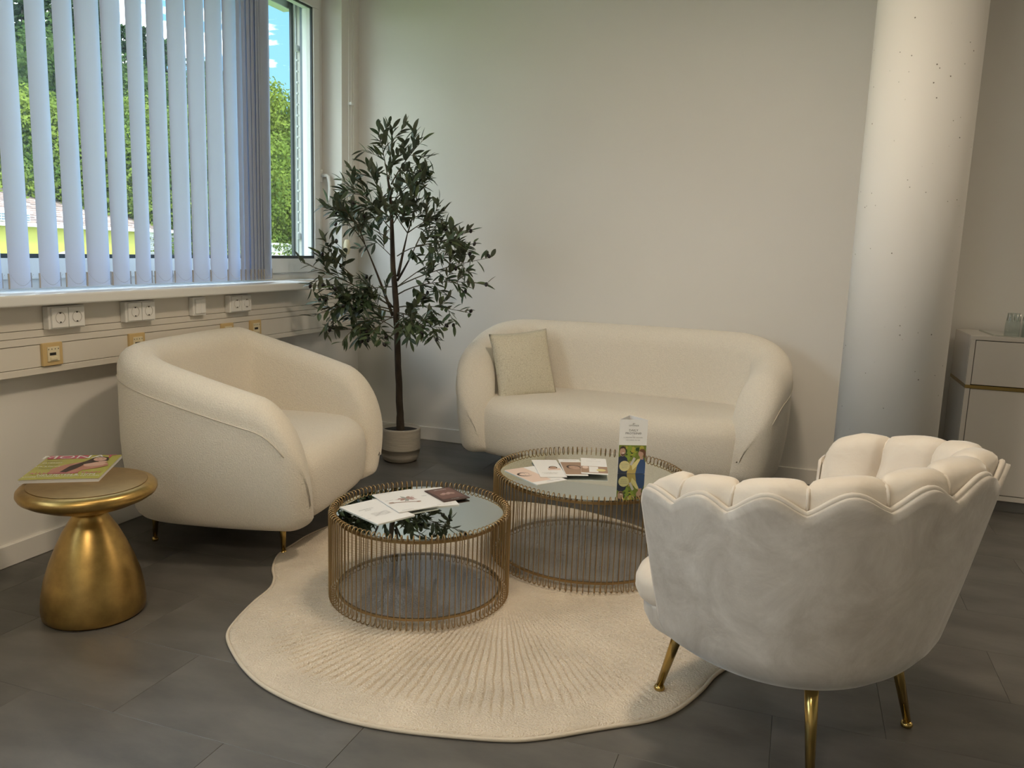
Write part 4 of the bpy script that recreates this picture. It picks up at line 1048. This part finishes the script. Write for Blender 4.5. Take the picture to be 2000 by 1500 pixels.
for bi, (s0, s1, s2, yd, r0, nl) in enumerate(BR):
    ys = Y0_ if bi not in (1, 2, 4, 5, 7, 8, 20, 36) else {1: 3.86, 2: 3.86, 4: 3.93, 5: 3.93, 7: 3.90, 8: 3.90, 20: 3.72, 36: 3.93}[bi]
    a = at(*s0, ys); c_ = at(*s2, yd); b_ = at(*s1, (ys + yd) / 2)
    pts = []
    for k in range(9):
        u = k / 8; pts.append(a * (1 - u) ** 2 + b_ * 2 * u * (1 - u) + c_ * u * u - PC)
    v, f = tube_data(pts, [r0 * (1 - .75 * k / 8) * .8 for k in range(9)], 6)
    if r0 >= .009: pyobj('branch', v, f, M['bark'], ot, True)
    else: mb.add(v, f)
    if not nl: continue
    L = (c_ - a).length
    # side twigs
    nt_ = max(3, nl // 6)
    twigs = [pts[3:]]
    for k in range(nt_):
        u = .35 + .6 * k / nt_; i0 = min(7, int(u * 8)); base = pts[i0]; d = (pts[min(8, i0 + 1)] - pts[i0]).normalized()
        side = d.cross(Vector(FW)).normalized() * (1 if k % 2 else -1)
        dr = (d * .75 + side * random.uniform(.5, 1.) + Vector(FW) * random.uniform(-.5, .4) + Vector((0, 0, random.uniform(-.25, .35)))).normalized()
        ln = random.uniform(.07, .13); tw = [base + dr * ln * q / 4 + Vector((0, 0, -.008 * (q / 4) ** 2)) for q in range(5)]
        v, f = tube_data(tw, [.0017, .0015, .0013, .001, .0008], 5); mb.add(v, f); twigs.append(tw)
    per = max(6, int(nl * 1.3 / len(twigs)) + 2)
    for ti, tw in enumerate(twigs):
        cnt = per + (6 if ti == 0 else 1)
        for k in range(cnt):
            u = .12 + .88 * k / (cnt - 1) if cnt > 1 else 1
            x_ = u * (len(tw) - 1); i0 = min(len(tw) - 2, int(x_)); base = tw[i0].lerp(tw[i0 + 1], x_ - i0); d = (tw[i0 + 1] - tw[i0]).normalized()
            ax = d.orthogonal().normalized(); ax.rotate(Matrix.Rotation(random.uniform(0, 6.28), 3, d))
            dr = (d * random.uniform(.55, 1.1) + ax * random.uniform(.5, .95) + Vector((0, 0, .05))).normalized()
            leafs.append((base, dr, random.uniform(.052, .082), random.uniform(.75, 1.15), random.random()))
        if random.random() < .45: olives.append(tw[-1] + Vector((random.uniform(-.008, .008), random.uniform(-.008, .008), random.uniform(-.006, .012))))
mb.build('twigs', M['twig'], ot, True)
def leaf_geo():
    v = []; f = []; n_ = 6; ws = [.015, .11, .155, .155, .112, .015]
    for k in range(n_):
        y = k / (n_ - 1); zz = -.10 * y * y
        v += [(-ws[k], y, zz + ws[k] * .3), (0, y, zz), (ws[k], y, zz + ws[k] * .3)]
    for k in range(n_ - 1):
        q = k * 3; f += [(q, q + 1, q + 4, q + 3), (q + 1, q + 2, q + 5, q + 4)]
    return v, f
lv, lf = leaf_geo()
lme = []
for mt_ in ('leaf1', 'leaf2', 'leaf1'):
    me = bpy.data.meshes.new('leaf'); me.from_pydata(lv, [], lf); me.materials.append(M[mt_])
    for p in me.polygons: p.use_smooth = True
    lme.append(me)
def leaf_mtx(base, dr, ln, wd):
    y = dr; x = y.cross(Vector((random.uniform(-.6, .6), random.uniform(-.6, .6), 1))).normalized(); z = x.cross(y)
    return Matrix(((x.x * ln * wd, y.x * ln, z.x * ln, base.x), (x.y * ln * wd, y.y * ln, z.y * ln, base.y), (x.z * ln * wd, y.z * ln, z.z * ln, base.z), (0, 0, 0, 1)))
leafs = [l for l in leafs if (l[0] + l[1] * l[2]).x + PC.x > -2.50 and (l[0] + l[1] * l[2]).y + PC.y < 4.44]
order = sorted(range(len(leafs)), key=lambda i: -(leafs[i][2] * leafs[i][3]))
big = set(order[:300])
mu1 = Multi()
for i, (ba, dr, ln, wd, rn) in enumerate(leafs):
    mt_ = leaf_mtx(ba, dr, ln, wd)
    if i in big:
        o = bpy.data.objects.new('leaf', lme[i % 3]); COL.objects.link(o); o.parent = ot; o.matrix_basis = mt_
    else: mu1.add([mt_ @ Vector(q_) for q_ in lv], lf)
o = mu1.build('foliage', [M['leaf1'], M['leaf2']], ot, True); o['kind'] = 'stuff'
npf = len(lf)
for i, p in enumerate(o.data.polygons): p.material_index = (i // npf) % 3 == 1
bm = bmesh.new(); bmesh.ops.create_uvsphere(bm, u_segments=10, v_segments=8, radius=1)
ome = bpy.data.meshes.new('olive_fruit'); bm.to_mesh(ome); bm.free(); ome.materials.append(M['olive'])
for p in ome.polygons: p.use_smooth = True
for q in olives[:48]:
    o = bpy.data.objects.new('olive_fruit', ome); COL.objects.link(o); o.parent = ot; o.location = q; o.scale = (.0085, .0085, .0125); o.rotation_euler = (random.uniform(-.9, .9), random.uniform(-.9, .9), 0)

# ---------------------------------------------------------------- outside
GZ = -4.2
gr = struct(pyobj('ground', [(-3.2, -60, GZ), (-3.2, 120, GZ), (-34, 120, GZ), (-34, -60, GZ), (-120, 120, 16), (-120, -60, 16)], [(0, 1, 2, 3), (3, 2, 4, 5)], pbr('meadow', (.12, .19, .05), .9, noise_s=.6, noise_a=.4)))
# long yellow-green hall with shingled roof
hp0 = Vector((-22.6, 15.4, 0)); hp1 = Vector((-26.6, 31.8, 0)); hd_ = (hp1 - hp0).normalized(); hn = Vector((-hd_.y, hd_.x, 0))  # hn points away from us
hall = tag(empty('hall_building', tuple(hp0 + Vector((0, 0, GZ))), math.atan2(hd_.y, hd_.x)), 'long yellow-green hall with brown shingle roof across the yard', 'building')
HL = (hp1 - hp0).length; ZE = 1.52 - GZ; ZR = 3.02 - GZ; SETB = 5.6
lime = pbr('lime_render', (.33, .32, .06), .8, noise_s=.5, noise_a=.06)
ysplit = HL * .70
box('wall', (0, 0, 0), (ysplit, .3, ZE - .12), lime, hall); box('wall', (ysplit, .05, 0), (HL, .3, ZE - .12), M['paper'], hall)
box('end_wall', (0, .3, 0), (.25, 9, ZE), lime, hall)
box('gutter', (-.2, -.30, ZE - .12), (HL + .2, .05, ZE), M['white'], hall, .02)
# shingles: rows of geometry
sl_ = math.atan2(ZR - ZE, SETB); mu = Multi(); ncol = int(HL / .30); nrow = 17; random.seed(5)
cols = [pbr('shingle_brown', (.27, .20, .17), .9), pbr('shingle_dark', (.19, .145, .13), .9), pbr('shingle_grey', (.36, .30, .27), .9)]
mus = [Multi(), Multi(), Multi()]
for r_ in range(nrow):
    for c__ in range(ncol + 1):
        x_ = c__ * .30 + (.15 if r_ % 2 else 0) - .1; yy = -.28 + r_ * (SETB + .28) / nrow; L_ = (SETB + .28) / nrow
        z0 = ZE + (yy + .28) * (ZR - ZE) / (SETB + .28); z1 = z0 + L_ * (ZR - ZE) / (SETB + .28); th_ = .035 + random.uniform(0, .02)
        mus[random.choice((0, 0, 1, 2))].add([(x_ + .006, yy, z0), (x_ + .294, yy, z0), (x_ + .294, yy, z0 + th_), (x_ + .006, yy, z0 + th_), (x_ + .006, yy + L_, z1 + .01), (x_ + .294, yy + L_, z1 + .01)], [(0, 1, 2, 3), (3, 2, 5, 4), (0, 3, 4), (1, 5, 2)])
for k in range(3): mus[k].build('roof_shingles', cols[k], hall)['kind'] = 'stuff'
box('ridge', (-.2, SETB - .1, ZR), (HL + .2, SETB + .15, ZR + .09), cols[2], hall)
pyobj('rear_roof', [(-.2, SETB, ZR), (HL + .2, SETB, ZR), (HL + .2, SETB * 2, ZE), (-.2, SETB * 2, ZE)], [(0, 1, 2, 3)], cols[0], hall)
# vent box with grille on the roof edge
vb = box('roof_vent', (-.1, -.35, ZE + .02), (4.35, .25, ZE + .42), M['white'], hall, .02)
bm = bmesh.new()
for k in range(14):
    for j in range(3): add_box(bm, (1.4 + k * .21, -.37, ZE + .06 + j * .075), (1.4 + k * .21 + .17, -.345, ZE + .11 + j * .075))
obj('vent_grille', bm, flat('slate_grille', (.12, .16, .19)), hall)
# white facade lettering: arch and stem of a large letter
def hx(u):  # metres along the facade for a given photo column
    d = CX * ((u - 1000) / F_) + DN * ((500 - 750) / F_) + FW
    A = Matrix(((hd_.x, -d.x), (hd_.y, -d.y))); r_ = A.inverted() @ Vector((-hp0.x, -hp0.y)); return r_.x
bm = bmesh.new(); cx_ = hx(134) ; cz = .02 - GZ
for k in range(18):
    a0 = PI * k / 18; a1 = PI * (k + 1) / 18
    q = [(cx_ + 1.2 * math.cos(a0), -.03, cz + .62 * math.sin(a0)), (cx_ + 1.2 * math.cos(a1), -.03, cz + .62 * math.sin(a1)), (cx_ + .85 * math.cos(a1), -.03, cz + .46 * math.sin(a1)), (cx_ + .85 * math.cos(a0), -.03, cz + .46 * math.sin(a0))]
    bm.faces.new([bm.verts.new(t) for t in q])
r_ = bmesh.ops.extrude_face_region(bm, geom=bm.faces[:])
for t in [g_ for g_ in r_['geom'] if isinstance(g_, bmesh.types.BMVert)]: t.co.y -= .06
add_box(bm, (hx(118), -.09, -.9 - GZ), (hx(127), -.01, .22 - GZ)); 
obj('facade_letter', bm, M['white'], hall)['label'] = 'white raised facade lettering'
# louvred shutters on the white part
mu = Multi()
for k in range(14):
    z = ZE - .35 - k * .10; x0_ = ysplit + .1; x1_ = HL - .3
    mu.add([(x0_, -.02, z), (x1_, -.02, z), (x1_, .05, z + .06), (x0_, .05, z + .06), (x0_, -.02, z + .02), (x1_, -.02, z + .02)], [(0, 1, 2, 3), (0, 1, 5, 4), (4, 5, 2, 3)])
mu.build('louvre_slats', flat('louvre_grey', (.45, .47, .50)), hall)
# white flat-roofed box building on the right
wd_ = at(547, 476, 34.); 
wb = tag(empty('white_annex', (wd_.x, wd_.y, GZ)), 'small white flat-roofed block with a thin mast, right of the blind', 'building')
box('wall', (-2.2, -1.4, 0), (.52, 1.4, 1.02 - GZ), M['paper'], wb); box('roof_edge', (-2.3, -1.5, 1.02 - GZ), (.62, 1.5, 1.14 - GZ), M['white'], wb, .02)
tube('mast', [(.2, -1.1, 1.1 - GZ), (.2, -1.1, 2.75 - GZ)], [.02, .015], M['white'], wb, 6)
wb.location.z = GZ
# trees
def rnd_dir():
    z = random.uniform(-1, 1); a = random.uniform(0, 2 * PI); s = math.sqrt(1 - z * z); return Vector((s * math.cos(a), s * math.sin(a), z))
def crown_mesh(seed, nblob, nleaf, rad, h0, h1, size):
    random.seed(seed); v = []; f = []
    for b_ in range(nblob):
        t = (b_ + .5) / nblob; z = h0 + (h1 - h0) * t; rr_ = rad * math.sin(PI * (.12 + .80 * t)) ** .8
        a = random.uniform(0, 2 * PI); d = random.uniform(.15, 1) ** .6 * rr_; c_ = Vector((d * math.cos(a), d * math.sin(a), z)); br = random.uniform(.22, .40) * rad
        for k in range(nleaf):
            p = c_ + rnd_dir() * br * random.uniform(.55, 1.05); n_ = rnd_dir(); n_ = (n_ + (p - c_).normalized() * 1.0 + Vector((0, 0, .5))).normalized(); x = n_.orthogonal().normalized(); x.rotate(Matrix.Rotation(random.uniform(0, 6), 3, n_)); y = n_.cross(x); s = size * random.uniform(.6, 1.2)
            q = len(v); v += [p - x * s * .5, p + y * s * .32, p + x * s * .5, p - y * s * .32]; f.append((q, q + 1, q + 2, q + 3))
    me = bpy.data.meshes.new('crown'); me.from_pydata([tuple(a) for a in v], [], f); return me
def conifer_mesh(seed, h, r, size):
    random.seed(seed); v = []; f = []
    nl = 34
    for i in range(nl):
        t = i / nl; z = h * (.08 + .92 * t); rr_ = r * (1 - t) ** .85 + .12; nb = int(10 + 14 * (1 - t))
        for k in range(nb):
            a = random.uniform(0, 2 * PI); L = rr_ * random.uniform(.65, 1.1); d = Vector((math.cos(a), math.sin(a), 0)); s = Vector((-d.y, d.x, 0))
            for j in range(9):
                u = (j + .6) / 9.; p = d * L * u + Vector((0, 0, z - .35 * L * u * u + random.uniform(-.1, .1))) + s * random.uniform(-.22, .22) * L * u
                x = (d + s * random.uniform(-.8, .8) + Vector((0, 0, random.uniform(-.8, -.1)))).normalized(); y = x.cross(Vector((random.uniform(-1, 1), random.uniform(-1, 1), 1))).normalized(); w_ = size * random.uniform(.7, 1.2)
                q = len(v); v += [p - y * w_ * .3, p + x * w_, p + y * w_ * .3]; f.append((q, q + 1, q + 2))
    me = bpy.data.meshes.new('crown'); me.from_pydata([tuple(a) for a in v], [], f); return me
bark = pbr('tree_bark', (.10, .08, .06), .9)
crA = crown_mesh(1, 60, 560, 2.7, 1.5, 8.6, .15); crA.materials.append(M['broad'])
crB = crown_mesh(2, 60, 560, 2.9, 1.2, 8.0, .15); crB.materials.append(M['broadd'])
cnA = conifer_mesh(3, 13, 2.2, .42); cnA.materials.append(M['conif'])
tA = tube_data([(0, 0, 0), (.05, 0, 4), (0, 0, 7.5)], [.22, .16, .05], 8); tB = tube_data([(0, 0, 0), (0, 0, 12.3)], [.22, .03], 8)
tmA = bpy.data.meshes.new('trunk'); tmA.from_pydata([tuple(a) for a in tA[0]], [], tA[1]); tmA.materials.append(bark)
tmB = bpy.data.meshes.new('trunk'); tmB.from_pydata([tuple(a) for a in tB[0]], [], tB[1]); tmB.materials.append(bark)
def tree(kind, u, vtop, dist, label, group, sc_=None):
    d = CX * ((u - 1000) / F_) + DN * ((vtop - 750) / F_) + FW; k = dist / math.hypot(d.x, d.y); top = CAMP + d * k
    gz = GZ if top.x > -34 else GZ + (-34 - top.x) / 86 * 20.2
    h = 13. if kind == 2 else 8.9
    s = (top.z - gz) / h
    g = tag(empty('conifer_tree' if kind == 2 else 'broadleaf_tree', (top.x, top.y, gz), random.uniform(0, 6)), label, 'tree', group)
    sw = sc_ or s
    for nm, me in (('crown', (crA, crB, cnA)[kind]), ('trunk', tmB if kind == 2 else tmA)):
        o = bpy.data.objects.new(nm, me); COL.objects.link(o); o.parent = g
    g.scale = (sw, sw, s)
    return g
random.seed(11)
GC, GB, GD = 'dark conifers on the hill behind the hall', 'bright leafy trees behind the hall roof', 'deeper green trees in the middle of the hill'
for u, vt in ((-60, -60), (0, -70), (38, -55), (95, -22), (150, -30), (190, -12), (206, 20), (240, 38), (283, 42), (322, 66), (345, 90), (395, 110), (440, 130)):
    tree(2, u, vt, 58 + random.uniform(-3, 4), 'tall dark conifer on the hill, seen between the blind slats', GC, 1.15)
for k, (u, vt) in enumerate(((-40, 30), (20, 60), (60, 170), (100, 45), (135, 60), (170, 130), (200, 140), (236, 110), (262, 170), (292, 130), (330, 160), (368, 140), (400, 150), (450, 160), (480, 170))):
    tree(1, u, vt, 50 + random.uniform(-2, 2), 'deep green leafy tree halfway up the hill behind the hall', GD, 1.5)
for k, (u, vt) in enumerate(((-30, 200), (15, 215), (48, 190), (78, 235), (105, 200), (150, 240), (205, 215), (245, 205), (275, 240), (310, 250), (352, 225), (390, 240), (430, 250), (470, 230))):
    tree(0, u, vt, 42 + random.uniform(-2, 2), 'bright green leafy tree just behind the hall roof', GB, 1.15)
tree(0, 545, 180, 47, 'tall bright green tree right of the blind against the clouds', None, 1.25)
tree(0, 588, 250, 46, 'bright green tree partly hidden by the right window frame', None, 1.2)
tree(1, 512, 200, 50, 'deep green tree just behind the bundled slats', None, 1.4)
tree(1, 560, 300, 44, 'shorter deep green tree low behind the white annex', None, 1.25)
tree(0, 535, 330, 43, 'low bright green bushy tree left of the mast on the annex', None, 1.0)
